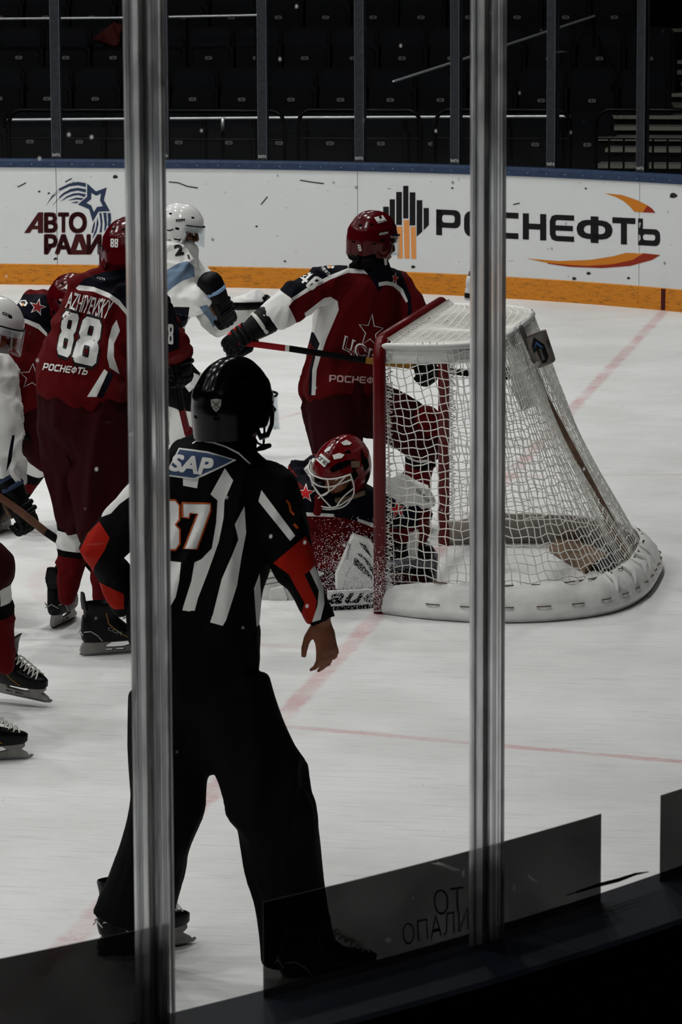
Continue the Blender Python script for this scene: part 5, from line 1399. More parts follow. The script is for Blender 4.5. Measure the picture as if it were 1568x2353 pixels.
    stick('hockey_stick', 'dark hockey stick with red taped butt held by the skater at the goal', [P.pl(548, 786, -.30), P.pl(655, 800, -.24), P.pl(665, 801, -.24), P.pl(840, 828, -.16), P.pl(985, 846, -.08), P.pl(1105, 862, .0)],
          [mat('tape_red', (150, 22, 32), .7), M_STRW, M_BKL, M_GOLD, M_BKL], M_BKL, blade=[P.pl(1105, 862, .0), P.pl(1130, 866, .02), P.pl(1160, 860, .06), P.pl(1185, 850, .1)], w=.032, t=.022)
    return P
P46 = skater46()

# ================================================================== GOALTENDER
def goalie():
    P = Person('goaltender kneeling at the near post in red mask with white cage', gnd(800, 1392))
    P.set(pelvis=(845, 1320, .50), waist=(835, 1270, .45), chest=(805, 1210, .30), shR=(718, 1160, .20), shL=(895, 1180, .30), elR=(672, 1128, .36), wrR=(722, 1078, .52), elL=(945, 1235, .22), wrL=(955, 1185, .12),
          hipR=(790, 1330, .45), hipL=(900, 1335, .5), knR=(770, 1375, .22), anR=(650, 1380, .34), knL=(930, 1350, .20), anL=(985, 1330, .50))
    fw = (-R_ * .62 - F_ * .62 - U_ * .42).normalized(); up = (U_ * .88 - R_ * .12 - F_ * .4).normalized()
    Mh = frame(P.pl(786, 1080, .16), fw, up)
    P.body(Mh, voxel=.008); face_bits(Mh, P.b)
    torso = [(P.pl(810, 1385, .40), .23, .20), (P.pl(812, 1320, .38), .24, .20), (P.pl(808, 1240, .32), .24, .17), (P.pl(806, 1185, .28), .23, .15), (P.pl(808, 1150, .24), .16, .12), (P.pl(806, 1125, .20), .09, .09)]
    P.jersey(torso, (.085, .085, .075, .068), M_RED, wr=.016, f=6, seed=21, voxel=.010, pads=.10)
    j = P.j
    paint(j, [([(640, 1182), (690, 1180), (768, 1186), (830, 1200), (905, 1214), (960, 1215), (980, 1100), (640, 1030), (690, 1105), (660, 1140)], M_NVY),
              ([(652, 1135), (680, 1100), (702, 1118), (688, 1130), (668, 1150), (655, 1160)], M_RED), ([(678, 1102), (698, 1078), (712, 1095), (700, 1118)], M_NVY), ([(698, 1078), (720, 1052), (740, 1060), (730, 1085), (712, 1098)], M_WHT),
              ([(660, 1178), (700, 1177), (768, 1181), (768, 1188), (700, 1186), (660, 1188)], M_WHT), ([(822, 1191), (862, 1204), (862, 1214), (822, 1198)], M_WHT)])
    jt = bvh_of(j); star_badge(703, 1134, 19, 2, jt, j, M_STAR); crest(673, 1145, 10, jt, j); star_badge(914, 1172, 20, -8, jt, j, M_STAR)
    P.pants((.22, .19), [.16, .15, .13], M_PANT, seed=22, low=1.0, top=P.pl(835, 1280, .45), side=R_)
    # mask: shell, cage, back plate
    Mm = frame(P.pl(788, 1080, .16), fw, up); bm = bmesh.new()
    N, K = 56, 30; rows = []
    for i in range(K + 1):
        ph = math.pi * (.02 + .74 * i / K); row = []
        for k in range(N):
            a = 2 * math.pi * k / N; x, y, z = .122 * math.sin(ph) * math.sin(a), .150 * math.sin(ph) * math.cos(a), .150 * math.cos(ph)
            g = 1 + .05 * math.exp(-(x / .03) ** 4) * (1 if z > .03 else .3) + .03 * math.exp(-((z - .045) / .012) ** 2)
            row.append(bm.verts.new(Mm @ Vector((x * g, y * g, z * g + .012))))
        rows.append(row)
    Mi = Mm.inverted()
    for i in range(K):
        for k in range(N):
            vs = (rows[i][k], rows[i][(k + 1) % N], rows[i + 1][(k + 1) % N], rows[i + 1][k])
            c = Mi @ ((vs[0].co + vs[2].co) / 2); a = math.degrees(math.atan2(c.x, c.y))
            if abs(a) < 62 and c.z < .048 and c.z > -.10: continue          # face opening
            f = bm.faces.new(vs)
            if 96 < abs(a) < 120 and .02 < c.z < .075 or 66 < abs(a) < 84 and .06 < c.z < .10 or 100 < abs(a) < 118 and -.06 < c.z < -.01: f.material_index = 1
    cen = Mm @ Vector((0, 0, 0)); fs = list(bm.faces); mp = {v: bm.verts.new(v.co + (cen - v.co).normalized() * .012) for v in list(bm.verts) if v.link_faces}
    for f in fs: bm.faces.new([mp[v] for v in reversed(f.verts)]).material_index = 1
    for e in [e for e in bm.edges if len(e.link_faces) == 1 and e.verts[0] in mp and e.verts[1] in mp]:
        try: bm.faces.new((e.verts[0], e.verts[1], mp[e.verts[1]], mp[e.verts[0]]))
        except ValueError: pass
    mk = obj('mask', bm, [mat('mask_red', (96, 2, 10), .18, spec=.35), M_VENT], P.root, autosmooth=45)
    def cg(ad, z, r=1.06): a = math.radians(ad); return Mm @ Vector((math.sin(a) * .126 * r, math.cos(a) * .156 * r, z + .012))
    wires = [[(-64, .05), (-40, .052), (-15, .054), (15, .054), (40, .052), (64, .05)], [(-64, .05), (-66, -.02), (-60, -.07), (-40, -.105), (0, -.118), (40, -.105), (60, -.07), (66, -.02), (64, .05)],
             [(-60, -.072), (-30, -.098), (0, -.105), (30, -.098), (60, -.072)], [(-55, .05), (-30, .0), (0, -.052), (20, -.10)], [(55, .05), (30, .0), (0, -.052), (-20, -.10)], [(-64, -.03), (-45, -.055), (-30, -.098)], [(64, -.03), (45, -.055), (30, -.098)],
             [(-22, .053), (-20, -.015), (0, -.048), (20, -.015), (22, .053)], [(-64, .022), (-30, .012), (0, .006), (30, .012), (64, .022)]]
    for w in wires:
        bm = bmesh.new(); q = [cg(a, z, 1.07 + (.05 if z < -.09 else 0)) for a, z in w]; loft(bm, cat(q, 5), [.0036] * (5 * (len(q) - 1) + 1), n=8); obj('cage_bar', bm, mat('cage_white', (214, 212, 208), .3), mk)
    mt = bvh_of(mk)
    decal('mask_label', [polypx([(739, 1042), (760, 1060), (746, 1074), (727, 1056)])], M_WHT, mt, mk, off=.004)
    decal('mask_label_text', [textpx('сгаз', (735, 1047), (757, 1065), (751, 1071), (730, 1053), .01)], M_BLK, mt, mk, off=.006)
    decal('mask_flash', [polypx([(764, 1046), (780, 1041), (792, 1045), (785, 1053), (768, 1056)]), polypx([(746, 1036), (756, 1027), (764, 1026), (757, 1036), (748, 1040)])], M_WHT, mt, mk, off=.004)
    decal('mask_flash', [polypx([(783, 1018), (796, 1011), (808, 1019), (804, 1023), (790, 1024)])], M_STRW, mt, mk, off=.006)
    decal('mask_vent', [polypx([(757, 1078), (775, 1064), (806, 1056), (802, 1070), (780, 1080), (764, 1086)]), polypx([(788, 1041), (803, 1033), (808, 1042)]), polypx([(806, 1090), (816, 1078), (824, 1092), (814, 1104)]), polypx([(830, 1030), (836, 1044), (834, 1068), (829, 1050)])], M_VENT, mt, mk, off=.003)
    decal('mask_strap', [polypx([(806, 1060), (826, 1059), (827, 1074), (807, 1075)])], M_PALM, mt, mk, off=.006)
    bm = bmesh.new(); loft(bm, [P.pl(772, 1150, .07), P.pl(795, 1147, .08), P.pl(838, 1132, .12)], [(.012, .004), (.012, .004), (.012, .004)], side=U_, n=8); obj('chin_strap', bm, M_PALM, mk)
    bm = bmesh.new(); loft(bm, [P.pl(731, 1142, .10), P.pl(735, 1158, .10), P.pl(728, 1180, .10)], [(.016, .012), (.024, .012), (.018, .01)], n=10); obj('neck_dangler', bm, M_RED, P.root)
    # leg pads, blocker, catching glove
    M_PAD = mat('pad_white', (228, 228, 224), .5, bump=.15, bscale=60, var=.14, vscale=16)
    def slab(name, poly, off, thick, m, bev=.02):
        bm = bmesh.new(); a = [P.pl(u, v, off) for u, v in poly]; n = (a[1] - a[0]).cross(a[2] - a[0]).normalized(); n = n if n.dot(F_) > 0 else -n
        c = sum(a, Vector()) / len(a); rr = []
        for t, k in ((0, .90), (thick * .12, .97), (thick * .35, 1.0), (thick * .8, 1.0), (thick, .94)): rr.append([bm.verts.new(c + (p - c) * k + F_ * t) for p in a])
        L = len(a)
        for x, y in zip(rr, rr[1:]):
            for i in range(L): bm.faces.new((x[i], x[(i + 1) % L], y[(i + 1) % L], y[i]))
        bm.faces.new(list(reversed(rr[0]))); bm.faces.new(rr[-1]); return obj(name, bm, m, P.root, autosmooth=35)
    lp = slab('leg_pad', [(597, 1304), (640, 1298), (700, 1300), (760, 1318), (776, 1352), (774, 1396), (700, 1404), (605, 1407), (596, 1390), (594, 1330)], .16, .20, M_PAD)
    lt = bvh_of(lp); decal('pad_stripe', [strokepx(((598, 1318), (640, 1310), (680, 1316)), 2), strokepx(((598, 1332), (640, 1326), (690, 1330)), 3), strokepx(((598, 1345), (640, 1338), (690, 1342)), 2)], mat('pad_grey', (104, 104, 104), .6), lt, lp, off=.004)
    slab('pad_toe', [(622, 1352), (652, 1346), (662, 1372), (656, 1402), (632, 1406), (618, 1388)], .14, .06, M_PAD)
    bk = slab('blocker', [(770, 1322), (780, 1298), (806, 1236), (812, 1229), (848, 1241), (862, 1258), (884, 1290), (886, 1352), (832, 1356), (771, 1356)], .02, .07, M_PAD)
    bt = bvh_of(bk)
    decal('blocker_print', [polypx([(820, 1272), (838, 1286), (862, 1330), (884, 1345), (884, 1332), (862, 1310), (842, 1284), (828, 1272)]), polypx([(816, 1280), (812, 1296), (836, 1316), (862, 1336), (846, 1312), (830, 1292)]), polypx([(826, 1246), (840, 1252), (856, 1282), (846, 1272), (832, 1256)])], mat('pad_black', (34, 34, 34), .6), bt, bk, off=.004)
    decal('blocker_lettering', [textpx('VAPOR', (794, 1286), (802, 1246), (808, 1250), (800, 1288), 0)], M_BLK, bt, bk, off=.004)
    decal('blocker_seam', [strokepx(((790, 1352), (796, 1320), (806, 1304)), 1.5)], M_TRIM, bt, bk, off=.004)
    gl = slab('catching_glove', [(886, 1096), (910, 1088), (940, 1100), (960, 1112), (985, 1122), (1003, 1155), (1000, 1166), (975, 1172), (962, 1185), (960, 1205), (945, 1180), (925, 1160), (895, 1142), (884, 1120)], .06, .12, M_PAD)
    gt = bvh_of(gl); decal('glove_lettering', [textpx('WARRIOR', (960, 1120), (990, 1150), (984, 1156), (954, 1126), .0)], M_BLK, gt, gl, off=.004)
    bm = bmesh.new(); loft(bm, [P.pl(955, 1190, .08), P.pl(952, 1230, .1), P.pl(945, 1275, .14)], [(.02, .03), (.025, .03), (.03, .03)], n=10); obj('glove_cuff', bm, M_PAD, P.root)
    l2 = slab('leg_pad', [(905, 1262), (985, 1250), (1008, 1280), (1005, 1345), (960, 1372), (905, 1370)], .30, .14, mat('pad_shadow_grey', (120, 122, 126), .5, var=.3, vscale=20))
    for v in (1275, 1300, 1325):
        bm = bmesh.new(); loft(bm, [P.pl(895, v, .16), P.pl(935, v - 8, .14), P.pl(985, v - 6, .2)], [.03, .036, .03], n=10); obj('pad_strap_roll', bm, M_BKL if v != 1300 else mat('roll_grey', (110, 112, 118), .6), P.root)
    # stick paddle lying on the ice
    S = tag(empty('goalie_stick', gnd(830, 1404)), 'white goaltender stick with dark lettering lying along the ice at the near post', 'hockey stick')
    pa = Pl(gnd(800, 1404)); bm = bmesh.new()
    a = [pa(752, 1359, .0), pa(918, 1352, .10), pa(922, 1384, .10), pa(752, 1394, .0)]
    rr = [[bm.verts.new(p + F_ * t) for p in a] for t in (0, .022)]
    for i in range(4): bm.faces.new((rr[0][i], rr[0][(i + 1) % 4], rr[1][(i + 1) % 4], rr[1][i]))
    bm.faces.new(rr[0]); bm.faces.new(list(reversed(rr[1]))); pd = obj('paddle', bm, M_PAD, S, smooth=False); pt = bvh_of(pd)
    decal('stick_lettering', boldpx('auer', (757, 1364), (918, 1358), (914, 1381), (750, 1389), 1.3, off=.0, shear=.25), M_NVY, pt, S, off=.003)
    bm = bmesh.new(); a = [pa(752, 1394, .0), pa(880, 1388, .08), pa(880, 1405, .08), pa(756, 1408, .0)]; rr = [[bm.verts.new(p + F_ * t) for p in a] for t in (.001, .02)]
    for i in range(4): bm.faces.new((rr[0][i], rr[0][(i + 1) % 4], rr[1][(i + 1) % 4], rr[1][i]))
    bm.faces.new(rr[0]); bm.faces.new(list(reversed(rr[1]))); obj('blade_tape', bm, M_BKL, S, smooth=False)
    skate(foot(P.pl(640, 1404, .5), P.pl(610, 1400, .62)), P.root)
    return P
PG = goalie()

# ================================================================== SKATER 88 (back to the viewer)
def skater88():
    P = Person('skater in red seen from behind with large white number 88 on the back', gnd(205, 1478))
    P.set(pelvis=(190, 970, .0), waist=(205, 880, .0), chest=(250, 760, .06), shL=(192, 705, .18), shR=(345, 715, -.08), elL=(215, 830, .38), wrL=(300, 905, .46), elR=(388, 790, -.10), wrR=(408, 812, .10),
          hipL=(164, 975, .06), hipR=(242, 975, -.06), knL=(180, 1165, .10), anL=(158, 1345, .08), knR=(250, 1195, -.02), anR=(240, 1400, -.02))
    fw = (F_ * .80 - R_ * .35 - U_ * .25).normalized(); up = (U_ * .95 + F_ * .25).normalized()
    Mh = frame(P.pl(290, 590, .12), fw, up); P.body(Mh, voxel=.009)
    torso = [(P.pl(182, 880, .0), .19, .15), (P.pl(190, 852, .0), .20, .155), (P.pl(212, 805, .02), .19, .15), (P.pl(238, 740, .06), .205, .15), (P.pl(260, 690, .08), .20, .12), (P.pl(282, 640, .10), .085, .085)]
    P.jersey(torso, (.082, .078, .068, .062), M_RED, wr=.018, f=6, seed=31, voxel=.009, pads=.09, side=R_ * .9 + F_ * -.3)
    j = P.j
    paint(j, [([(170, 664), (178, 655), (215, 660), (250, 675), (275, 692), (300, 722), (320, 760), (380, 700), (330, 640), (300, 615), (240, 625), (195, 640)], M_NVY),
              ([(174, 662), (182, 655), (215, 659), (250, 673), (275, 690), (300, 722), (294, 728), (272, 702), (248, 684), (214, 670), (180, 667)], M_WHT),
              ([(268, 735), (276, 760), (262, 790), (262, 820), (275, 860), (252, 845), (246, 820), (250, 780), (258, 750)], M_WHT),
              ([(240, 848), (248, 855), (222, 912), (200, 912)], M_WHT), ([(250, 850), (262, 862), (236, 915), (224, 912)], M_NVY),
              ([(378, 640), (398, 670), (412, 720), (412, 800), (378, 815)], M_NVY)])
    jt = bvh_of(j)
    decal('name_lettering', [x for x in boldpx('AZHIYEVSKY', (160, 670), (262, 692), (246, 734), (150, 708), .35)], M_WHT, jt, j, off=.004)
    def eight(TL, TR, BR, BL, g=0.0):
        def q(x, y): return tuple((1 - x) * (1 - y) * TL[i] + x * (1 - y) * TR[i] + x * y * BR[i] + (1 - x) * y * BL[i] for i in (0, 1))
        o = [(.15, -g), (.85, -g), (1 + g, .1), (1 + g, .38), (.90 + g, .48), (1 + g, .58), (1 + g, .9), (.85, 1 + g), (.15, 1 + g), (-g, .9), (-g, .58), (.10 - g, .48), (-g, .38), (-g, .1)]
        hs = [[(.38 + g, .17 + g), (.62 - g, .17 + g), (.64 - g, .22), (.64 - g, .33), (.62 - g, .38 - g), (.38 + g, .38 - g), (.36 + g, .33), (.36 + g, .22)], [(.38 + g, .60 + g), (.62 - g, .60 + g), (.64 - g, .65), (.64 - g, .79), (.62 - g, .84 - g), (.38 + g, .84 - g), (.36 + g, .79), (.36 + g, .65)]]
        return polypx([q(*c) for c in o], [[q(*c) for c in h] for h in hs])
    e1, e2 = ((147, 714), (184, 722), (160, 824), (130, 812)), ((194, 726), (236, 737), (220, 844), (164, 830))
    decal('number_outline', [eight(*e1, .07), eight(*e2, .07)], M_BLK, jt, j, off=.003)
    decal('back_number', [eight(*e1), eight(*e2)], M_WHT, jt, j, off=.0048)
    decal('hem_lettering', [textpx('роснеФтЬ', (102, 834), (206, 846), (200, 862), (97, 850))], M_WHT, jt, j, off=.004)
    decal('neck_print', [textpx('CCM', (223, 636), (242, 640), (240, 645), (221, 641), 0)], M_WHT, jt, j, off=.004)
    decal('sleeve_number', boldpx('8', (386, 744), (398, 746), (398, 792), (386, 790), 2), M_WHT, jt, j, off=.004)
    P.pants((.182, .165), [.138, .122, .098], M_PANT, wr=.022, seed=32, low=1.06, top=P.pl(195, 900, .02))
    P.socks((.080, .082, .078, .066, .054), M_RED, seed=33, wr=.008)
    P.band('L', [(.12, .32, M_BK), (.32, .55, M_WHT), (.55, .63, M_BK)]); P.band('R', [(.02, .18, M_BK), (.18, .34, M_WHT), (.34, .44, M_BK)])
    a = gnd(120, 1446); b = gnd(190, 1408); s1 = skate(foot(a, b), P.root); s2 = skate(foot(gnd(186, 1508), gnd(312, 1498)), P.root)
    decal('boot_print', [textpx('CCM', (249, 1440), (280, 1452), (278, 1460), (247, 1447), .0)], M_TRIM, bvh_of(s2), s2, off=.002); decal('guard_print', [textpx('CCM', (135, 1304), (156, 1310), (155, 1315), (134, 1309), .0)], M_TRIM, bvh_of([c for c in s1.children if c.name.startswith('tendon')]), s1, off=.002)
    h = helmet(frame(P.pl(291, 586, .12), fw, up), M_HELR, P.root, strap=M_STRAP); ht = bvh_of(h)
    decal('helmet_number', boldpx('88', (254, 548), (273, 549), (272, 569), (254, 568), 1.0), M_WHT, ht, h, off=.003)
    glove(frame(P.pl(404, 806, .08), (P.pl(424, 850, .06) - P.pl(402, 800, .08)), R_ * .8 - F_ * .5), P.root, -1, M_BKL, M_RED, M_RED)
    glove(frame(P.pl(305, 910, .46), R_ * .7 - U_ * .6, -F_), P.root, 1, M_BKL, M_RED, M_RED)
    stick('hockey_stick', 'black and red hockey stick pointing down, held by the skater seen from behind', [P.pl(398, 800, .06), P.pl(404, 850, .06), P.pl(418, 940, .10), P.pl(430, 990, .14)], M_BKL, mat('shaft_red', (120, 14, 22), .4),
          blade=[P.pl(430, 988, .14), P.pl(440, 1002, .16), P.pl(452, 1012, .2)], w=.032)
    return P
P88 = skater88()

# ================================================================== RED SKATER BENT FORWARD BEHIND 88
def bent_red():
    P = Person('red skater bent forward with red star on dark shoulder, behind number 88', gnd(85, 1222))
    P.set(pelvis=(85, 945, .12), waist=(85, 900, .08), chest=(85, 780, -.02), shR=(48, 735, -.14), shL=(128, 745, .14), elR=(8, 880, -.16), wrR=(20, 990, -.22), elL=(140, 850, .02), wrL=(130, 950, -.08),
          hipR=(70, 955, .04), hipL=(125, 960, .18), knR=(100, 1030, -.06), anR=(34, 1150, .10), knL=(180, 1070, .10), anL=(190, 1185, .3))
    fw = (R_ * .66 - F_ * .45 - U_ * .6).normalized(); up = (U_ * .75 + R_ * .5 - F_ * .3).normalized()
    Mh = frame(P.pl(158, 705, -.06), fw, up); P.body(Mh, voxel=.010)
    torso = [(P.pl(80, 912, .06), .20, .15), (P.pl(82, 860, .04), .20, .15), (P.pl(84, 790, .0), .21, .15), (P.pl(88, 740, .0), .20, .14), (P.pl(100, 712, .0), .14, .11), (P.pl(128, 715, -.02), .085, .085)]
    P.jersey(torso, (.085, .08, .07, .064), M_RED, wr=.013, seed=41, voxel=.010, pads=.095, side=R_ * .8 + F_ * .5)
    paint(P.j, [([(-10, 690), (20, 676), (120, 676), (150, 720), (145, 800), (115, 790), (108, 765), (90, 745), (60, 733), (30, 726), (-10, 726)], M_NVY),
                ([(30, 726), (60, 733), (90, 745), (108, 765), (110, 776), (88, 756), (60, 743), (28, 735)], M_WHT), ([(110, 776), (150, 760), (152, 900), (122, 880)], M_NVY)])
    jt = bvh_of(P.j); star_badge(86, 706, 17, 14, jt, P.j, mat('star_dark_red', (130, 18, 24), .7)); crest(54, 697, 10, jt, P.j)
    so = starpx(74, 866, 34, 3, .9, .9, .42); decal('chest_star', [strokepx(so + [so[0], so[1]], 1.8)], M_WHT, jt, P.j, off=.004)
    P.pants((.19, .15), [.14, .13, .11], M_PANT, seed=42, low=1.0, top=P.pl(86, 905, .08)); P.socks((.085, .088, .08, .068, .06), M_RED, seed=43)
    for q in 'LR': P.band(q, [(.0, .16, M_BK), (.16, .36, M_WHT), (.36, .52, M_BK)])
    skate(foot(gnd(22, 1215), gnd(-30, 1235)), P.root); skate(foot(gnd(180, 1205), gnd(225, 1222)), P.root)
    h = helmet(frame(P.pl(160, 700, -.06), fw, up), M_HELR, P.root, strap=M_STRW); ht = bvh_of(h)
    decal('helmet_label', [polypx([(156, 651), (177, 660), (168, 671), (147, 662)])], M_WHT, ht, h, off=.003); decal('helmet_label_mark', [polypx([(162, 657), (167, 658), (166, 663), (161, 662)])], M_BLK, ht, h, off=.005)
    decal('helmet_brand', boldpx('CCM', (137, 686), (157, 692), (156, 697), (136, 691), .5), M_WHT, ht, h, off=.003)
    glove(frame(P.pl(22, 1005, -.22), -U_ + R_ * .2, R_ * .6 - F_ * .8), P.root, 1, M_BKL, M_RED, M_RED); glove(frame(P.pl(132, 958, -.08), -U_ * .8 - R_ * .4, -F_), P.root, 1, M_BKL, M_RED, M_RED)
    stick('hockey_stick', 'dark hockey stick held low by the bent red skater at the left', [P.pl(10, 985, -.24), P.pl(60, 1005, -.16), P.pl(140, 1040, .02), P.pl(170, 1052, .1)], M_BKL, M_BKL, w=.03)
    return P
PB = bent_red()

# ================================================================== WHITE SKATER AT THE LEFT EDGE
def left_white():
    P = Person('skater in white at the left edge with white helmet and visor, stick low in front', gnd(-45, 1430))
    P.set(pelvis=(-90, 1060, .10), waist=(-80, 1000, .05), chest=(-55, 880, .0), shL=(-70, 850, .18), shR=(-22, 862, -.14), elR=(2, 1010, -.20), wrR=(25, 1110, -.24), elL=(-40, 1000, .2), wrL=(-10, 1090, .1),
          hipR=(-105, 1080, -.05), hipL=(-85, 1080, .12), knR=(-60, 1230, -.15), anR=(-80, 1385, .0), knL=(-55, 1220, .15), anL=(-110, 1370, .3))
    fw = (R_ * .93 - F_ * .12 - U_ * .32).normalized(); up = (U_ * .9 + R_ * .3).normalized()
    Mh = frame(P.pl(-18, 765, .0), fw, up); P.body(Mh, voxel=.010); face_bits(Mh, P.b)
    torso = [(P.pl(-88, 1040, .05), .20, .16), (P.pl(-80, 980, .05), .20, .16), (P.pl(-65, 900, .02), .21, .16), (P.pl(-52, 850, .0), .20, .15), (P.pl(-40, 822, .0), .10, .10)]
    P.jersey(torso, (.10, .088, .072, .062), M_WHT, wr=.016, f=6.5, seed=51, voxel=.010, pads=.10, side=F_ * -1.0)
    paint(P.j, [([(22, 1000), (50, 960), (50, 1060), (28, 1075)], M_WHT), ([(20, 1040), (28, 1000), (34, 1000), (26, 1060), (14, 1085)], M_NVY)])
    P.pants((.19, .16), [.145, .135, .115], M_BK, seed=52, low=1.0); P.socks((.085, .088, .08, .068, .06), M_WHT, seed=53)
    skate(foot(gnd(-100, 1425), gnd(-40, 1440)), P.root); skate(foot(gnd(-120, 1400), gnd(-60, 1405)), P.root)
    h = helmet(frame(P.pl(-20, 762, .0), fw, up), M_HELW, P.root, strap=M_STRW); ht = bvh_of(h)
    decal('helmet_brand', boldpx('CCM', (6, 716), (27, 724), (25, 730), (4, 722), .5), M_BLK, ht, h, off=.003)
    glove(frame(P.pl(40, 1150, -.24), (P.pl(78, 1205, -.24) - P.pl(28, 1120, -.24)), R_ * .4 + U_ * .5 - F_ * .5), P.root, -1, M_BKL, mat('glove_blue', (44, 58, 84), .6), mat('glove_blue', (44, 58, 84), .6))
    glove(frame(P.pl(-10, 1100, .1), R_ * .5 - U_ * .8, -F_), P.root, 1, M_BKL, M_SKY, M_SKY)
    S = stick('hockey_stick', 'wood-brown and black hockey stick with white letters crossing in front of skater 88', [P.pl(-45, 1112, -.30), P.pl(30, 1163, -.30), P.pl(105, 1222, -.32), P.pl(196, 1284, -.34)], mat('shaft_brown', (92, 60, 44), .5, var=.3, vscale=30), M_BKL, blade=[P.pl(196, 1284, -.34), P.pl(222, 1304, -.34), P.pl(255, 1322, -.30), P.pl(290, 1335, -.24)], w=.034, t=.022)
    stt = bvh_of([c for c in S.children if c.name.startswith('shaft')])
    decal('shaft_lettering', boldpx('CCM', (146, 1243), (192, 1275), (186, 1285), (140, 1252), 1.2), M_WHT, stt, S, off=.003)
    return P
PLW = left_white()

# ================================================================== RED SKATER MOSTLY OUT OF FRAME (feet at the left edge)
def left_red():
    P = Person('red skater at the left edge showing only black skates and a striped sock', gnd(-20, 1690))
    P.set(pelvis=(-190, 1180, .1), waist=(-195, 1110, .1), chest=(-200, 960, .0), shL=(-290, 890, .1), shR=(-140, 890, -.05), elL=(-320, 1030, .2), wrL=(-260, 1150, .3), elR=(-120, 1040, .1), wrR=(-170, 1160, .25),
          hipR=(-160, 1210, -.06), hipL=(-220, 1210, .08), knR=(-70, 1400, -.20), anR=(-40, 1610, -.30), knL=(-30, 1310, .25), anL=(6, 1500, .28))
    fw = (F_ * .6 + R_ * .6 - U_ * .3).normalized()
    Mh = frame(P.pl(-190, 790, .1), fw, U_); P.body(Mh, voxel=.012)
    P.jersey([(P.pl(-190, 1160, .1), .21, .16), (P.pl(-192, 1080, .08), .21, .16), (P.pl(-196, 980, .04), .22, .16), (P.pl(-198, 900, .04), .2, .14), (P.pl(-195, 850, .05), .09, .09)], (.085, .08, .07, .064), M_RED, seed=61, voxel=.013, pads=.095)
    P.pants((.20, .16), [.15, .14, .115], M_PANT, seed=62, low=1.0, voxel=.013); P.socks((.080, .082, .076, .064, .056), M_RED, seed=63)
    for q in 'LR': P.band(q, [(.05, .2, M_BK), (.2, .40, M_WHT), (.40, .56, M_BK)])
    skate(frame(gnd(8, 1612) + Vector((0, 0, .035)), R_ * .8 - F_ * .45 - U_ * .08, U_ * .9 - R_ * .35), P.root)
    skate(foot(gnd(-125, 1752), gnd(48, 1744)), P.root)
    helmet(frame(P.pl(-188, 790, .1), fw, U_), M_HELR, P.root)
    glove(frame(P.pl(-260, 1155, .3), R_, -F_), P.root, 1, M_BKL, M_RED, M_RED); glove(frame(P.pl(-170, 1165, .25), -R_, -F_), P.root, -1, M_BKL, M_RED, M_RED)
    return P
PLR = left_red()

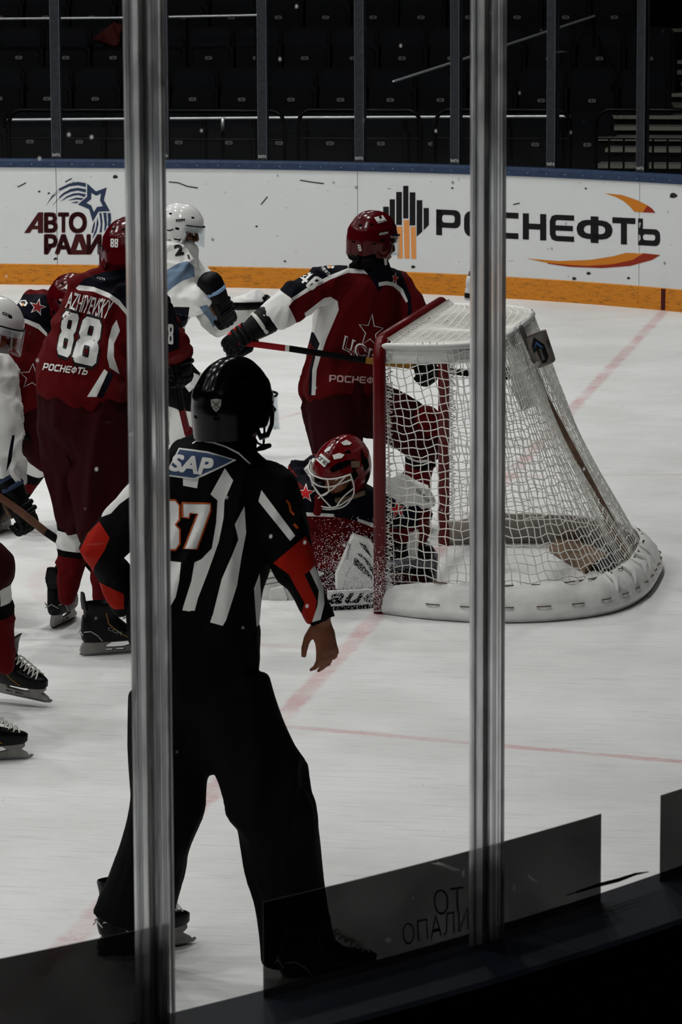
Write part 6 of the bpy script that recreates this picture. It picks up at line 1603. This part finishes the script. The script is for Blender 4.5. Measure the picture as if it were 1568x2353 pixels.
# ================================================================== WHITE SKATER BEHIND THE CLEAR STRIP
def white2():
    P = Person('skater in white and pale blue facing right behind the clear strip, white helmet with visor', gnd(395, 1075))
    P.set(pelvis=(350, 835, .05), waist=(352, 790, .05), chest=(385, 660, .05), shR=(398, 596, -.12), shL=(420, 610, .20), elR=(418, 690, -.20), wrR=(458, 690, -.24), elL=(515, 738, .10), wrL=(585, 708, .12),
          hipR=(355, 855, -.06), hipL=(375, 855, .12), knR=(432, 905, -.12), anR=(412, 1010, .0), knL=(440, 900, .2), anL=(380, 1000, .3))
    fw = (R_ * .97 - F_ * .10 - U_ * .18).normalized(); up = (U_ * .97 + R_ * .18).normalized()
    Mh = frame(P.pl(413, 532, .04), fw, up); P.body(Mh, voxel=.007); face_bits(Mh, P.b)
    torso = [(P.pl(350, 830, .05), .20, .17), (P.pl(356, 770, .05), .20, .17), (P.pl(372, 690, .05), .21, .17), (P.pl(388, 622, .05), .20, .16), (P.pl(400, 580, .05), .11, .12)]
    P.jersey(torso, (.105, .100, .095, .088), M_WHT, wr=.014, f=6.5, seed=71, voxel=.009, pads=.105, side=F_ * -1.0)
    paint(P.j, [([(380, 622), (410, 605), (432, 600), (446, 612), (448, 636), (420, 645), (398, 660), (380, 675)], M_SKY), ([(400, 705), (436, 706), (430, 745), (408, 762)], M_NVY), ([(458, 705), (476, 700), (500, 735), (492, 746), (470, 722)], M_SKY), ([(478, 730), (498, 728), (505, 742), (490, 752)], M_SKY)])
    jt = bvh_of(P.j); decal('sleeve_number', boldpx('2', (399, 563), (420, 561), (423, 585), (402, 589), 1.6), M_BLK, jt, P.j, off=.004)
    decal('sleeve_number', boldpx('1', (430, 585), (435, 586), (437, 596), (432, 594), .6), M_BLK, jt, P.j, off=.004)
    P.pants((.19, .165), [.15, .14, .115], M_BK, seed=72, low=1.0, side=F_ * -1.0); P.socks((.085, .09, .084, .07, .06), M_WHT, seed=73)
    skate(foot(gnd(395, 1070), gnd(450, 1066)), P.root); skate(foot(gnd(362, 1020), gnd(418, 1016)), P.root)
    h = helmet(frame(P.pl(412, 532, .04), fw, up), M_HELW, P.root, strap=M_STRW); ht = bvh_of(h)
    decal('helmet_brand', boldpx('CCM', (404, 504), (425, 502), (425, 508), (404, 510), .6), M_BLK, ht, h, off=.003); decal('helmet_mark', [strokepx(((389, 530), (399, 527)), 3)], M_BLK, ht, h, off=.003); decal('helmet_sponsor', [textpx('sponsor', (390, 478), (424, 478), (424, 482), (390, 483), 0)], mat('print_pale', (190, 176, 160), .6), ht, h, off=.003) if False else None
    gb = mat('glove_sky', (128, 156, 190), .6)
    M1 = frame(P.pl(506, 694, -.24), (P.pl(532, 735, -.22) - P.pl(488, 655, -.25)), -F_ * .8 + U_ * .3 + R_ * .5) @ Matrix.Scale(1.05, 4); glove(M1, P.root, -1, M_BKL, gb, M_BKL)
    glove(frame(P.pl(592, 702, .12), (P.pl(625, 690, .1) - P.pl(585, 706, .12)), U_), P.root, 1, M_BKL, gb, M_PALM)
    stick('hockey_stick', 'black hockey stick held level across by the white skater behind the strip', [P.pl(500, 704, -.2), P.pl(560, 704, -.02), P.pl(660, 700, .16), P.pl(780, 694, .4)], M_BKL, M_BKL, w=.045, t=.03)
    return P
PW2 = white2()

# ================================================================== SNOW thrown up at the near post
bm = bmesh.new(); pg = Pl(gnd(800, 1400))
for k in range(7000):
    a = random.random()
    u = random.gauss(790, 60) if a < .6 else random.gauss(880, 22); v = min(1404, random.gauss(1330, 62) if a < .6 else random.gauss(1360, 40))
    if v < 1185 or u < 660: continue
    p = pg(u, v, random.uniform(-.25, .02)); r = random.uniform(.0006, .0017)
    if p.z < r: continue
    vs = [bm.verts.new(p + Vector(q) * r) for q in ((1, 1, 1), (1, -1, -1), (-1, 1, -1), (-1, -1, 1))]
    for f in ((0, 1, 2), (0, 3, 1), (0, 2, 3), (1, 3, 2)): bm.faces.new([vs[i] for i in f])
tag(obj('snow_spray', bm, mat('snow', (235, 236, 238), .8), smooth=False), 'fine white ice spray hanging around the goaltender and near post', 'snow', kind='stuff')
